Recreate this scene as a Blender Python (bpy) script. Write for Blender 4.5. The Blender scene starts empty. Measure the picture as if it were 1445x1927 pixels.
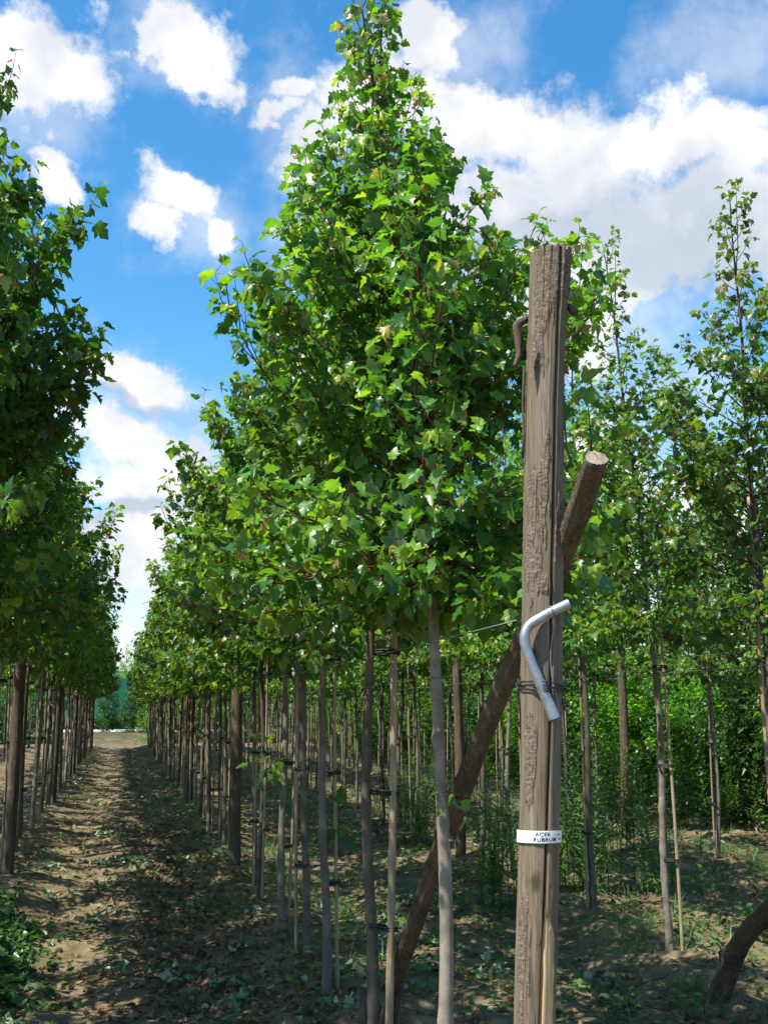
import bpy, math, random
import numpy as np
from mathutils import Vector, noise as mnoise

rad = math.radians
scene = bpy.context.scene
col = scene.collection

# ------------------------------------------------------------------ camera
PITCH, YAW, EYE, FPX = rad(10.48), rad(13.7), 1.6, 2000.0   # FPX: focal length in pixels of a 1927 px tall frame
cam_data = bpy.data.cameras.new("camera")
cam = bpy.data.objects.new("camera", cam_data)
col.objects.link(cam)
cam.location = (0, 0, EYE)
cam.rotation_euler = (math.pi / 2 + PITCH, 0, -YAW)
cam_data.sensor_fit = 'VERTICAL'
cam_data.sensor_height = 36.0
cam_data.lens = 36.0 * FPX / 1927.0
cam_data.clip_start = 0.05
cam_data.clip_end = 5000
scene.camera = cam
FW = Vector((math.sin(YAW), math.cos(YAW), 0))
RT = Vector((math.cos(YAW), -math.sin(YAW), 0))
UP = Vector((0, 0, 1))


def ray(px, py):
    """direction of a photo pixel: (forward, right, up) in the level frame of the camera"""
    yu = (963.5 - py) / FPX
    return (math.cos(PITCH) - yu * math.sin(PITCH), (px - 722.5) / FPX, math.sin(PITCH) + yu * math.cos(PITCH))


def at(px, py, fw):
    f, r, u = ray(px, py)
    s = fw / f
    return FW * fw + RT * (r * s) + UP * (EYE + u * s)


def azel(px, py):
    f, r, u = ray(px, py)
    d = FW * f + RT * r + UP * u
    d.normalize()
    return math.atan2(d.x, d.y), math.asin(d.z)


# ------------------------------------------------------------------ sun, sky, exposure
SUN_H = Vector((-0.93, -0.36, 0)).normalized()
SUN_EL = rad(57)
SUN_DIR = SUN_H * math.cos(SUN_EL) + UP * math.sin(SUN_EL)
sun_data = bpy.data.lights.new("sun", 'SUN')
sun_data.energy = 5.0
sun_data.angle = rad(0.53)
sun_data.color = (1.0, 0.955, 0.87)
sun = bpy.data.objects.new("sun", sun_data)
col.objects.link(sun)
sun.rotation_euler = (-SUN_DIR).to_track_quat('-Z', 'Y').to_euler()
sun.location = SUN_DIR * 60

scene.view_settings.view_transform = 'Standard'
scene.view_settings.look = 'None'
scene.view_settings.gamma = 1.0
scene.view_settings.exposure = 0.92

world = bpy.data.worlds.new("World")
scene.world = world
world.use_nodes = True


class NT:
    """tiny helper for writing node trees as expressions"""

    def __init__(self, tree):
        self.t = tree

    def n(self, typ, props=None, **ins):
        nd = self.t.nodes.new(typ)
        for k, v in (props or {}).items():
            setattr(nd, k, v)
        for k, v in ins.items():
            key = int(k[1:]) if k[0] == 'i' and k[1:].isdigit() else k.replace('_', ' ')
            self.put(nd.inputs[key], v)
        return nd

    def put(self, sock, v):
        if isinstance(v, bpy.types.NodeSocket):
            self.t.links.new(v, sock)
        elif isinstance(v, bpy.types.Node):
            self.t.links.new(v.outputs[0], sock)
        else:
            if sock.type == 'RGBA' and len(v) == 3:
                v = (*v, 1)
            sock.default_value = v

    def m(self, op, a, b=0.0, c=0.0, clamp=False):
        return self.n('ShaderNodeMath', {'operation': op, 'use_clamp': clamp}, i0=a, i1=b, i2=c).outputs[0]

    def v(self, op, a, b=(0, 0, 0), c=(0, 0, 0)):
        nd = self.n('ShaderNodeVectorMath', {'operation': op}, i0=a, i1=b, i2=c)
        return nd.outputs[1] if op in ('LENGTH', 'DOT_PRODUCT', 'DISTANCE') else nd.outputs[0]

    def noise(self, vec, scale, detail=4.0, rough=0.5, dist=0.0, out=0):
        nd = self.n('ShaderNodeTexNoise', Vector=vec, Scale=scale, Detail=detail, Roughness=rough, Distortion=dist)
        return nd.outputs[out]

    def ss(self, v, a, b, lo=0.0, hi=1.0):
        return self.n('ShaderNodeMapRange', {'interpolation_type': 'SMOOTHSTEP'}, i0=v, i1=a, i2=b, i3=lo, i4=hi).outputs[0]

    def mix(self, f, a, b, blend='MIX'):
        nd = self.n('ShaderNodeMix', {'data_type': 'RGBA', 'blend_type': blend, 'clamp_factor': True})
        self.put(nd.inputs[0], f)
        self.put(nd.inputs[6], a)
        self.put(nd.inputs[7], b)
        return nd.outputs[2]

    def ramp(self, f, stops):
        nd = self.n('ShaderNodeValToRGB', Fac=f)
        e = nd.color_ramp.elements
        while len(e) < len(stops):
            e.new(0.5)
        for el, (p, c) in zip(e, stops):
            el.position = p
            el.color = (*c, 1)
        return nd.outputs[0]


def build_sky():
    t = world.node_tree
    for nd in list(t.nodes):
        t.nodes.remove(nd)
    N = NT(t)
    STR = 0.11
    sky = N.n('ShaderNodeTexSky', {'sky_type': 'NISHITA', 'sun_disc': False, 'sun_elevation': SUN_EL,
                                   'sun_rotation': math.atan2(SUN_H.x, SUN_H.y), 'air_density': 1.0,
                                   'dust_density': 0.6, 'ozone_density': 1.6, 'altitude': 100.0}).outputs[0]
    sky = N.n('ShaderNodeHueSaturation', Hue=0.492, Saturation=1.36, Value=1.20, Color=sky).outputs[0]
    d = N.n('ShaderNodeTexCoord').outputs['Generated']
    sep = N.n('ShaderNodeSeparateXYZ', Vector=d)
    az = N.m('ARCTAN2', sep.outputs[0], sep.outputs[1])
    el = N.m('ARCSINE', sep.outputs[2])
    ae = N.n('ShaderNodeCombineXYZ', X=az, Y=el, Z=0.0).outputs[0]
    w1 = N.v('SUBTRACT', N.noise(d, 9.0, 7.0, 0.58, out=1), (0.5, 0.5, 0.5))
    w2 = N.v('SUBTRACT', N.noise(d, 4.0, 2.0, 0.5, out=1), (0.5, 0.5, 0.5))
    warp = N.v('ADD', N.v('SCALE', w1), N.v('SCALE', w2))
    for nd in t.nodes:
        if nd.type == 'VECT_MATH' and nd.operation == 'SCALE':
            nd.inputs[3].default_value = 0.13
    p = N.v('MULTIPLY', N.v('ADD', ae, warp), (1, 1, 0))

    def blobs(lst):
        dmin = None
        for (x, y, rx, ry) in lst:
            a, e = azel(x, y)
            sx = 1.0 / (rx / FPX / math.cos(e) * 0.94)
            sy = 1.0 / (ry / FPX * 0.94)
            q = N.v('MULTIPLY_ADD', p, (sx, sy, 0), (-a * sx, -e * sy, 0))
            q = N.v('LENGTH', q)
            dmin = q if dmin is None else N.m('SMOOTH_MIN', dmin, q, 0.25)
        return dmin

    dense = blobs([(95, 150, 150, 110), (30, 200, 120, 95), (105, 350, 55, 50),
                   (335, 60, 90, 75), (385, 105, 60, 45), (290, 95, 60, 35),
                   (335, 335, 75, 48), (295, 420, 45, 60), (400, 410, 55, 55), (345, 365, 80, 50),
                   (560, 130, 110, 40), (500, 175, 80, 32), (590, 245, 120, 60),
                   (800, 20, 130, 60), (700, 160, 160, 110), (840, 150, 170, 90), (980, 225, 230, 125),
                   (1150, 280, 220, 105), (1320, 300, 180, 80), (1095, 190, 50, 45), (1000, 400, 280, 110),
                   (1150, 480, 260, 130), (1010, 560, 160, 110), (1350, 430, 200, 100), (1090, 620, 110, 90),
                   (280, 690, 150, 75), (260, 850, 160, 95), (300, 940, 220, 70), (160, 690, 90, 60), (240, 1030, 200, 70), (230, 1130, 200, 60),
                   (1150, 850, 130, 90), (1290, 900, 200, 90), (1380, 1010, 220, 90), (1100, 1000, 200, 80)])
    nz = N.noise(d, 17.0, 9.0, 0.66)
    dens = N.ss(N.m('ADD', dense, N.m('MULTIPLY', N.m('SUBTRACT', nz, 0.5), 2.0)), 1.08, 0.50)
    wisp = blobs([(330, 100, 150, 90), (360, 400, 140, 120), (540, 190, 170, 140), (60, 240, 200, 110),
                  (270, 760, 230, 160), (1380, 90, 190, 130), (1200, 560, 300, 200), (1250, 760, 200, 130),
                  (900, 60, 200, 120), (640, 380, 170, 130)])
    wd = N.ss(N.m('ADD', wisp, N.m('MULTIPLY', N.m('SUBTRACT', N.noise(d, 12.0, 8.0, 0.65), 0.5), 2.2)), 1.15, 0.1, 0.0, 0.42)
    # a bank of thin cloud low down, and loose cloud over the rest of the sky
    low = N.ss(N.m('ADD', el, N.m('MULTIPLY', N.m('SUBTRACT', N.noise(d, 6.0, 5.0, 0.6), 0.5), 0.22)), 0.17, 0.02, 0.0, 0.9)
    away = N.ss(N.m('ABSOLUTE', N.m('SUBTRACT', az, YAW)), 0.42, 0.75)
    rest = N.m('MULTIPLY', away, N.ss(N.noise(d, 2.6, 7.0, 0.58), 0.56, 0.70))
    dens = N.m('MAXIMUM', N.m('MAXIMUM', dens, wd), N.m('MAXIMUM', low, rest))
    # grey undersides: thick parts of the big cloud bank
    under = blobs([(1120, 430, 330, 75), (1330, 480, 200, 95), (960, 470, 120, 70), (320, 745, 160, 26), (250, 1000, 200, 30)])
    gr = N.ss(N.m('ADD', under, N.m('MULTIPLY', N.m('SUBTRACT', nz, 0.5), 1.0)), 1.2, 0.3, 0.0, 0.85)
    soft = N.ss(N.noise(d, 15.0, 5.0, 0.55), 0.35, 0.68)
    k = 1.0 / STR
    white = N.mix(soft, (0.43 * k, 0.45 * k, 0.49 * k), (0.61 * k, 0.61 * k, 0.61 * k))
    cloud = N.mix(gr, white, (0.29 * k, 0.335 * k, 0.40 * k))
    full = N.mix(dens, sky, cloud)
    bg = N.n('ShaderNodeBackground', Color=full, Strength=STR)
    out = N.n('ShaderNodeOutputWorld', Surface=bg)


build_sky()

cy = scene.cycles
cy.max_bounces = 8
cy.diffuse_bounces = 3
cy.glossy_bounces = 2
cy.transmission_bounces = 5
cy.transparent_max_bounces = 4
cy.caustics_reflective = False
cy.caustics_refractive = False
cy.use_denoising = True
cy.sample_clamp_indirect = 6.0
cy.use_adaptive_sampling = True
cy.adaptive_threshold = 0.02


# ------------------------------------------------------------------ helpers
def tag(o, label=None, cat=None, group=None, kind=None):
    if label:
        o['label'] = label
    if cat:
        o['category'] = cat
    if group:
        o['group'] = group
    if kind:
        o['kind'] = kind
    return o


def empty(name, loc=(0, 0, 0), rz=0.0):
    o = bpy.data.objects.new(name, None)
    col.objects.link(o)
    o.location = loc
    o.rotation_euler = (0, 0, rz)
    o.empty_display_size = 0.1
    return o


class MB:
    def __init__(self):
        self.v = []      # arrays (n,3)
        self.nv = 0
        self.f = []      # (faces array (m,k), mat index)
        self.var = []
        self.smooth = []

    def add(self, verts, faces, mat=0, var=None, smooth=True):
        verts = np.asarray(verts, float).reshape(-1, 3)
        faces = np.asarray(faces, int)
        self.v.append(verts)
        self.f.append((faces + self.nv, mat, smooth))
        self.var.append(np.zeros(len(verts)) if var is None else np.broadcast_to(np.asarray(var, float), (len(verts),)))
        self.nv += len(verts)

    def tube(self, pts, radii, sides=6, mat=0, cap=True, var=None, smooth=True):
        pts = np.asarray(pts, float)
        n = len(pts)
        radii = np.broadcast_to(np.asarray(radii, float), (n,))
        tan = np.gradient(pts, axis=0)
        tan /= np.linalg.norm(tan, axis=1)[:, None] + 1e-12
        ref = np.array([0.0, 0.0, 1.0]) if abs(tan[0][2]) < 0.9 else np.array([1.0, 0.0, 0.0])
        u = np.cross(tan[0], ref)
        u /= np.linalg.norm(u)
        ang = np.arange(sides) / sides * 2 * math.pi
        vs = np.zeros((n, sides, 3))
        for i in range(n):
            u = u - tan[i] * np.dot(u, tan[i])
            u /= np.linalg.norm(u) + 1e-12
            w = np.cross(tan[i], u)
            vs[i] = pts[i] + radii[i] * (np.cos(ang)[:, None] * u + np.sin(ang)[:, None] * w)
        a = np.arange(n - 1)[:, None] * sides + np.arange(sides)[None]
        b = np.arange(n - 1)[:, None] * sides + (np.arange(sides)[None] + 1) % sides
        fc = np.stack([a, b, b + sides, a + sides], -1).reshape(-1, 4)
        base = vs.reshape(-1, 3)
        vv = None if var is None else var
        self.add(base, fc, mat, vv, smooth)
        if cap:
            k = self.nv - n * sides
            for ring in (0, n - 1):
                idx = k + ring * sides + np.arange(sides)
                if ring == 0:
                    idx = idx[::-1]
                self.f.append((idx.reshape(1, -1), mat, False))

    def box(self, lo, hi, mat=0):
        x0, y0, z0 = lo
        x1, y1, z1 = hi
        v = [(x0, y0, z0), (x1, y0, z0), (x1, y1, z0), (x0, y1, z0), (x0, y0, z1), (x1, y0, z1), (x1, y1, z1), (x0, y1, z1)]
        self.add(v, [(0, 3, 2, 1), (4, 5, 6, 7), (0, 1, 5, 4), (1, 2, 6, 5), (2, 3, 7, 6), (3, 0, 4, 7)], mat, smooth=False)

    def mesh(self, name, mats):
        me = bpy.data.meshes.new(name)
        V = np.concatenate(self.v) if self.v else np.zeros((0, 3))
        me.vertices.add(len(V))
        me.vertices.foreach_set('co', V.ravel())
        loops, tot, mi, sm = [], [], [], []
        for fc, m, s in self.f:
            loops.append(fc.ravel())
            tot.append(np.full(len(fc), fc.shape[1]))
            mi.append(np.full(len(fc), m))
            sm.append(np.full(len(fc), s))
        loops = np.concatenate(loops)
        tot = np.concatenate(tot)
        me.loops.add(len(loops))
        me.loops.foreach_set('vertex_index', loops.astype(np.int32))
        me.polygons.add(len(tot))
        me.polygons.foreach_set('loop_start', (np.cumsum(tot) - tot).astype(np.int32))
        me.polygons.foreach_set('loop_total', tot.astype(np.int32))
        me.polygons.foreach_set('material_index', np.concatenate(mi).astype(np.int32))
        me.polygons.foreach_set('use_smooth', np.concatenate(sm).astype(bool))
        at_ = me.attributes.new('var', 'FLOAT', 'POINT')
        at_.data.foreach_set('value', np.concatenate(self.var).astype(np.float32))
        for m in (mats if isinstance(mats, (list, tuple)) else [mats]):
            me.materials.append(m)
        me.update(calc_edges=True)
        me.validate()
        return me

    def obj(self, name, mats, parent=None, loc=(0, 0, 0)):
        o = bpy.data.objects.new(name, self.mesh(name, mats))
        col.objects.link(o)
        o.location = loc
        if parent is not None:
            o.parent = parent
        return o


def copy_tree(o, parent=None):
    c = o.copy()
    col.objects.link(c)
    if parent is not None:
        c.parent = parent
    for ch in list(o.children):
        copy_tree(ch, c)
    return c


def fbm(x, y, z=0.0, oc=4):
    return mnoise.fractal(Vector((x, y, z)), 1.0, 2.0, oc)


# ------------------------------------------------------------------ materials
def material(name, fn):
    m = bpy.data.materials.new(name)
    m.use_nodes = True
    t = m.node_tree
    for nd in list(t.nodes):
        t.nodes.remove(nd)
    N = NT(t)
    out = N.n('ShaderNodeOutputMaterial')
    N.put(out.inputs[0], fn(N))
    return m


def principled(N, color, rough=0.7, spec=0.3, metal=0.0, normal=None):
    p = N.n('ShaderNodeBsdfPrincipled', Base_Color=color, Roughness=rough, Metallic=metal)
    p.inputs['Specular IOR Level'].default_value = spec
    if normal is not None:
        N.put(p.inputs['Normal'], normal)
    return p.outputs[0]


def bump(N, h, strength=0.5, dist=0.01):
    return N.n('ShaderNodeBump', Strength=strength, Distance=dist, Height=h).outputs[0]


def leaf_material(name, stops, pale, trans=0.42, tint=(1.9, 2.0, 0.7), rough=0.36, spec=0.5):
    def fn(N):
        var = N.n('ShaderNodeAttribute', {'attribute_name': 'var'}).outputs['Fac']
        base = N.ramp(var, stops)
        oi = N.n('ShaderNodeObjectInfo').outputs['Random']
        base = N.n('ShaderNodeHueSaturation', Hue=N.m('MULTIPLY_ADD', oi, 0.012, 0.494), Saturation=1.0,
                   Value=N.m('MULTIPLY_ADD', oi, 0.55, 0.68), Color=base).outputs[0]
        geo = N.n('ShaderNodeNewGeometry')
        nz = N.noise(geo.outputs['Position'], 55.0, 2.0)
        base = N.mix(N.m('MULTIPLY', nz, 0.5), base, N.mix(1.0, base, (0.6, 0.72, 0.6), 'MULTIPLY'))
        face = N.mix(geo.outputs['Backfacing'], base, N.mix(0.45, base, pale))
        p = principled(N, face, rough, spec)
        tr = N.n('ShaderNodeBsdfTranslucent', Color=N.mix(1.0, base, tint, 'MULTIPLY')).outputs[0]
        return N.n('ShaderNodeMixShader', i0=trans, i1=p, i2=tr).outputs[0]
    return material(name, fn)


M = {}
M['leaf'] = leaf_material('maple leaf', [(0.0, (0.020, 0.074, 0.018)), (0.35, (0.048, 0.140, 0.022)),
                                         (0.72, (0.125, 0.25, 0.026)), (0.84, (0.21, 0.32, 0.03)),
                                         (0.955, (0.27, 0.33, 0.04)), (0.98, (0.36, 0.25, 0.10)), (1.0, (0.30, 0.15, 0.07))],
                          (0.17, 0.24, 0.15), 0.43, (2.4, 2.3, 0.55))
M['shrub_leaf'] = leaf_material('shrub leaf', [(0.0, (0.040, 0.125, 0.012)), (0.5, (0.10, 0.235, 0.016)),
                                               (0.85, (0.16, 0.32, 0.02)), (1.0, (0.22, 0.36, 0.03))], (0.10, 0.20, 0.06), 0.56)
M['dark_shrub_leaf'] = leaf_material('dark shrub leaf', [(0.0, (0.018, 0.060, 0.014)), (0.5, (0.035, 0.105, 0.018)),
                                                         (0.85, (0.07, 0.17, 0.022)), (1.0, (0.12, 0.22, 0.03))], (0.08, 0.15, 0.06), 0.4)
M['weed'] = leaf_material('weed leaf', [(0.0, (0.032, 0.085, 0.025)), (0.5, (0.085, 0.18, 0.05)), (1.0, (0.16, 0.23, 0.07))],
                          (0.15, 0.22, 0.1), 0.35)
M['clip'] = leaf_material('cut leaf', [(0.0, (0.05, 0.12, 0.04)), (0.5, (0.10, 0.19, 0.075)), (0.8, (0.22, 0.30, 0.15)), (1.0, (0.40, 0.42, 0.26))],
                          (0.30, 0.38, 0.28), 0.2)
M['litter'] = leaf_material('dead leaf', [(0.0, (0.10, 0.055, 0.03)), (0.5, (0.20, 0.12, 0.065)), (1.0, (0.32, 0.22, 0.13))],
                            (0.25, 0.17, 0.1), 0.15, (1.2, 1.0, 0.7), 0.8, 0.1)
M['twig'] = material('maple twig', lambda N: principled(N, (0.085, 0.050, 0.035), 0.7, 0.2))
M['petiole'] = material('red leaf stalk', lambda N: principled(N, (0.26, 0.045, 0.03), 0.5, 0.3))


def m_bark(N, k=1.0):
    tc = N.n('ShaderNodeTexCoord').outputs['Object']
    oi = N.n('ShaderNodeObjectInfo').outputs['Random']
    st = N.v('MULTIPLY', tc, (1, 1, 0.25))
    n1 = N.noise(st, 60.0, 5.0, 0.6)
    n2 = N.noise(tc, 9.0, 4.0, 0.6)
    c = N.mix(N.ss(n2, 0.35, 0.7), (0.125, 0.105, 0.082), (0.22, 0.195, 0.16))
    c = N.mix(N.m('MULTIPLY', N.ss(N.noise(tc, 3.0, 3.0), 0.5, 0.75), 0.4), c, (0.085, 0.095, 0.05))
    c = N.mix(N.m('MULTIPLY', N.ss(n1, 0.55, 0.75), 0.5), c, (0.07, 0.055, 0.045))
    rings = N.noise(N.v('MULTIPLY', tc, (2.0, 2.0, 11.0)), 1.0, 4.0, 0.7)
    c = N.mix(N.m('MULTIPLY', N.ss(rings, 0.55, 0.68), 0.65), c, (0.06, 0.048, 0.038))
    c = N.mix(N.m('MULTIPLY', N.ss(rings, 0.40, 0.30), 0.45), c, (0.30, 0.27, 0.22))
    c = N.n('ShaderNodeHueSaturation', Hue=0.5, Saturation=1.0, Value=(N.m('MULTIPLY_ADD', oi, 0.6, 0.42) if k == 1.0 else k), Color=c).outputs[0]
    return principled(N, c, 0.75, 0.2, normal=bump(N, n1, 0.5, 0.004))


M['bark'] = material('smooth maple bark', m_bark)
M['pale_bark'] = material('pale maple bark', lambda N: m_bark(N, 1.3))


def m_cane(N):
    tc = N.n('ShaderNodeTexCoord').outputs['Object']
    oi = N.n('ShaderNodeObjectInfo').outputs['Random']
    n1 = N.noise(N.v('MULTIPLY', tc, (1, 1, 0.05)), 160.0, 4.0)
    n2 = N.noise(tc, 5.0, 3.0)
    c = N.mix(N.ss(n1, 0.3, 0.7), (0.23, 0.17, 0.10), (0.40, 0.31, 0.20))
    c = N.mix(N.m('MULTIPLY', N.ss(n2, 0.45, 0.7), 0.6), c, (0.19, 0.17, 0.14))
    c = N.mix(N.m('MULTIPLY', oi, 0.45), c, (0.12, 0.09, 0.06))
    return principled(N, c, 0.5, 0.35)


M['cane'] = material('weathered bamboo', m_cane)
M['black'] = material('black rubber', lambda N: principled(N, (0.018, 0.018, 0.02), 0.55, 0.4))


def wood_color(N, tc, dark=(0.075, 0.059, 0.038), mid=(0.152, 0.122, 0.078), light=(0.232, 0.192, 0.132)):
    g = N.noise(N.v('MULTIPLY', tc, (1, 1, 0.06)), 75.0, 6.0, 0.65)
    g2 = N.noise(N.v('MULTIPLY', tc, (1, 1, 0.25)), 12.0, 4.0, 0.6)
    c = N.ramp(g, [(0.25, dark), (0.5, mid), (0.78, light)])
    c = N.mix(N.m('MULTIPLY', N.ss(g2, 0.42, 0.68), 0.55), c, (0.140, 0.120, 0.092))
    return c, g


KNOTS = [tuple(at(x, y, 3.145)) for x, y in ((1010, 1045), (1003, 585), (1030, 1880), (1008, 1660), (1000, 1230))]


def m_post(N):
    tc = N.n('ShaderNodeTexCoord').outputs['Object']
    c, g = wood_color(N, tc)
    a = N.n('ShaderNodeAttribute', {'attribute_name': 'var'}).outputs['Fac']
    fis = N.noise(N.v('MULTIPLY', tc, (1, 1, 0.035)), 130.0, 3.0, 0.6)
    c = N.mix(N.m('MULTIPLY', N.ss(fis, 0.61, 0.70), 0.6), c, (0.035, 0.026, 0.018))
    st = N.noise(N.v('MULTIPLY', tc, (1, 1, 0.12)), 22.0, 5.0, 0.6)
    c = N.mix(N.m('MULTIPLY', N.ss(st, 0.52, 0.70), 0.6), c, (0.085, 0.062, 0.042))
    c = N.mix(N.m('MULTIPLY', N.ss(st, 0.42, 0.30), 0.5), c, (0.27, 0.225, 0.17))
    kn = None
    for kp in KNOTS:
        dd = N.v('LENGTH', N.v('MULTIPLY', N.v('SUBTRACT', tc, kp), (1, 1, 0.6)))
        kn = dd if kn is None else N.m('MINIMUM', kn, dd)
    kn = N.m('ADD', kn, N.m('MULTIPLY', N.noise(tc, 60.0, 3.0), 0.012))
    c = N.mix(N.ss(kn, 0.030, 0.012, 0.0, 0.85), c, (0.05, 0.036, 0.025))
    nb = N.noise(N.v('MULTIPLY', tc, (1, 1, 2.2)), 70.0, 5.0, 0.65)
    barkc = N.ramp(nb, [(0.3, (0.055, 0.042, 0.03)), (0.5, (0.13, 0.10, 0.072)), (0.7, (0.25, 0.205, 0.15))])
    c = N.mix(N.ss(a, 0.15, 0.45), c, barkc)
    fresh = N.ramp(g, [(0.3, (0.38, 0.26, 0.12)), (0.7, (0.60, 0.45, 0.25))])
    c = N.mix(N.ss(a, -0.2, -0.6), c, fresh)
    h = N.m('ADD', N.m('SUBTRACT', g, N.ss(fis, 0.58, 0.68)), N.m('MULTIPLY', N.m('MULTIPLY', nb, N.ss(a, 0.2, 0.5)), 1.6))
    return principled(N, c, 0.8, 0.15, normal=bump(N, h, 0.5, 0.005))


M['post'] = material('weathered post wood', m_post)


def m_strut(N):
    tc = N.n('ShaderNodeTexCoord').outputs['Object']
    c, g = wood_color(N, tc, (0.03, 0.023, 0.018), (0.085, 0.064, 0.047), (0.17, 0.135, 0.10))
    n2 = N.noise(tc, 11.0, 5.0, 0.7)
    c = N.mix(N.m('MULTIPLY', N.ss(n2, 0.56, 0.68), 0.6), c, (0.22, 0.125, 0.06))
    return principled(N, c, 0.85, 0.1, normal=bump(N, N.m('ADD', g, n2), 0.8, 0.012))


M['strut'] = material('dark bark wood', m_strut)
M['endgrain'] = material('cut wood end', lambda N: principled(
    N, N.ramp(N.noise(N.n('ShaderNodeTexCoord').outputs['Object'], 60.0, 5.0, 0.7), [(0.3, (0.10, 0.075, 0.055)), (0.7, (0.38, 0.31, 0.24))]), 0.9, 0.1))


def m_zinc(N):
    tc = N.n('ShaderNodeTexCoord').outputs['Object']
    n1 = N.noise(tc, 45.0, 4.0, 0.6)
    c = N.mix(n1, (0.17, 0.20, 0.225), (0.46, 0.50, 0.53))
    return principled(N, c, N.m('MULTIPLY_ADD', n1, 0.3, 0.3), 0.5, 0.75)


M['zinc'] = material('galvanised steel', m_zinc)
M['wire'] = material('grey wire', lambda N: principled(N, (0.20, 0.21, 0.21), 0.5, 0.5, 0.4))
M['white'] = material('white plastic band', lambda N: principled(
    N, N.mix(N.noise(N.n('ShaderNodeTexCoord').outputs['Object'], 25.0, 4.0), (0.74, 0.74, 0.73), (0.88, 0.88, 0.87)), 0.4, 0.4))
M['ink'] = material('black ink', lambda N: principled(N, (0.02, 0.02, 0.025), 0.6, 0.2))
M['pencil'] = material('grey pen', lambda N: principled(N, (0.36, 0.36, 0.38), 0.6, 0.2))


def m_ground(N):
    pos = N.n('ShaderNodeNewGeometry').outputs['Position']
    big = N.noise(pos, 0.9, 5.0, 0.6)
    mid = N.noise(pos, 5.0, 5.0, 0.65)
    fine = N.noise(pos, 45.0, 4.0, 0.7)
    c = N.ramp(mid, [(0.3, (0.080, 0.060, 0.035)), (0.5, (0.165, 0.128, 0.075)), (0.72, (0.27, 0.215, 0.135))])
    c = N.mix(N.m('MULTIPLY', N.ss(big, 0.5, 0.7), 0.55), c, (0.10, 0.068, 0.042))
    c = N.mix(N.m('MULTIPLY', N.ss(fine, 0.56, 0.72), 0.5), c, (0.075, 0.052, 0.034))
    moss = N.m('MULTIPLY', N.ss(N.noise(pos, 2.2, 6.0, 0.7), 0.56, 0.68), 0.5)
    c = N.mix(moss, c, (0.085, 0.105, 0.035))
    sp = N.n('ShaderNodeSeparateXYZ', Vector=pos)
    c = N.mix(N.m('MULTIPLY', N.ss(sp.outputs[1], 47, 57), N.ss(N.noise(pos, 1.5, 5.0, 0.7), 0.35, 0.6, 0.3, 0.95)), c, (0.055, 0.06, 0.025))
    farg = N.ss(sp.outputs[1], 80, 110)
    c = N.mix(farg, c, (0.09, 0.14, 0.04))
    h = N.m('ADD', N.m('MULTIPLY', mid, 1.0), N.m('MULTIPLY', fine, 0.35))
    return principled(N, c, 0.95, 0.08, normal=bump(N, h, 0.8, 0.04))


M['soil'] = material('sandy soil', m_ground)
M['road'] = material('pale gravel', lambda N: principled(
    N, N.mix(N.noise(N.n('ShaderNodeNewGeometry').outputs['Position'], 3.0, 5.0), (0.32, 0.31, 0.29), (0.48, 0.46, 0.43)), 0.9, 0.1))


def m_net(N):
    tc = N.n('ShaderNodeTexCoord').outputs['Object']
    c = N.mix(N.noise(N.v('MULTIPLY', tc, (1, 1, 0.15)), 1.5, 4.0), (0.003, 0.078, 0.050), (0.007, 0.13, 0.085))
    return principled(N, c, 0.6, 0.3)


M['net'] = material('green netting', m_net)
M['gap_and_pole_dark'] = material('dark gap shade and poles', lambda N: principled(N, (0.03, 0.027, 0.024), 0.8, 0.2))  # near-black for the shade strip under the net and for its poles
M['hill'] = material('wooded hill', lambda N: principled(
    N, N.mix(N.ss(N.noise(N.n('ShaderNodeNewGeometry').outputs['Position'], 0.06, 6.0, 0.7), 0.4, 0.6), (0.05, 0.10, 0.06), (0.12, 0.18, 0.08)), 1.0, 0.0))

# ------------------------------------------------------------------ ground
ROWS = [-3.4, -1.05, 1.2, 3.52, 6.0, 8.6, 11.0]


def ground_h(x, y):
    h = 0.0
    if -8 < x < 16 and 0 < y < 56:
        for r in ROWS:
            q = (x - r) / 0.42
            if abs(q) < 3:
                h += 0.075 * math.exp(-q * q)
        for wx in (-0.28, 0.5):
            q = (x - wx) / 0.22
            if abs(q) < 3:
                h -= 0.03 * math.exp(-q * q) * (0.8 + 0.9 * math.sin(y * 9.0 + fbm(x * 2, y, 3.0, 2) * 4))
        tr = 0.45 if abs(x - 0.1) < 0.7 else 1.0
        h += 0.055 * fbm(x * 1.3, y * 1.3, 0.0, 4) + 0.042 * tr * fbm(x * 4.2, y * 4.6, 7.0, 4)
        h *= min(1.0, (56 - y) / 8)
    if y > 45:
        h += 0.10 * fbm(x * 0.4, y * 0.4, 2.0, 3) * min(1, (y - 45) / 10)
    if 52 < y < 61:
        h += 0.42 * math.sin((y - 52) / 9 * math.pi) ** 2   # low bank before the road
    return h


def axis(lo, hi, step, far, grow=1.22):
    a = list(np.arange(lo, hi + 1e-6, step))
    s, v = step, a[-1]
    while v < far:
        s *= grow
        v += s
        a.append(v)
    return a


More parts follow.
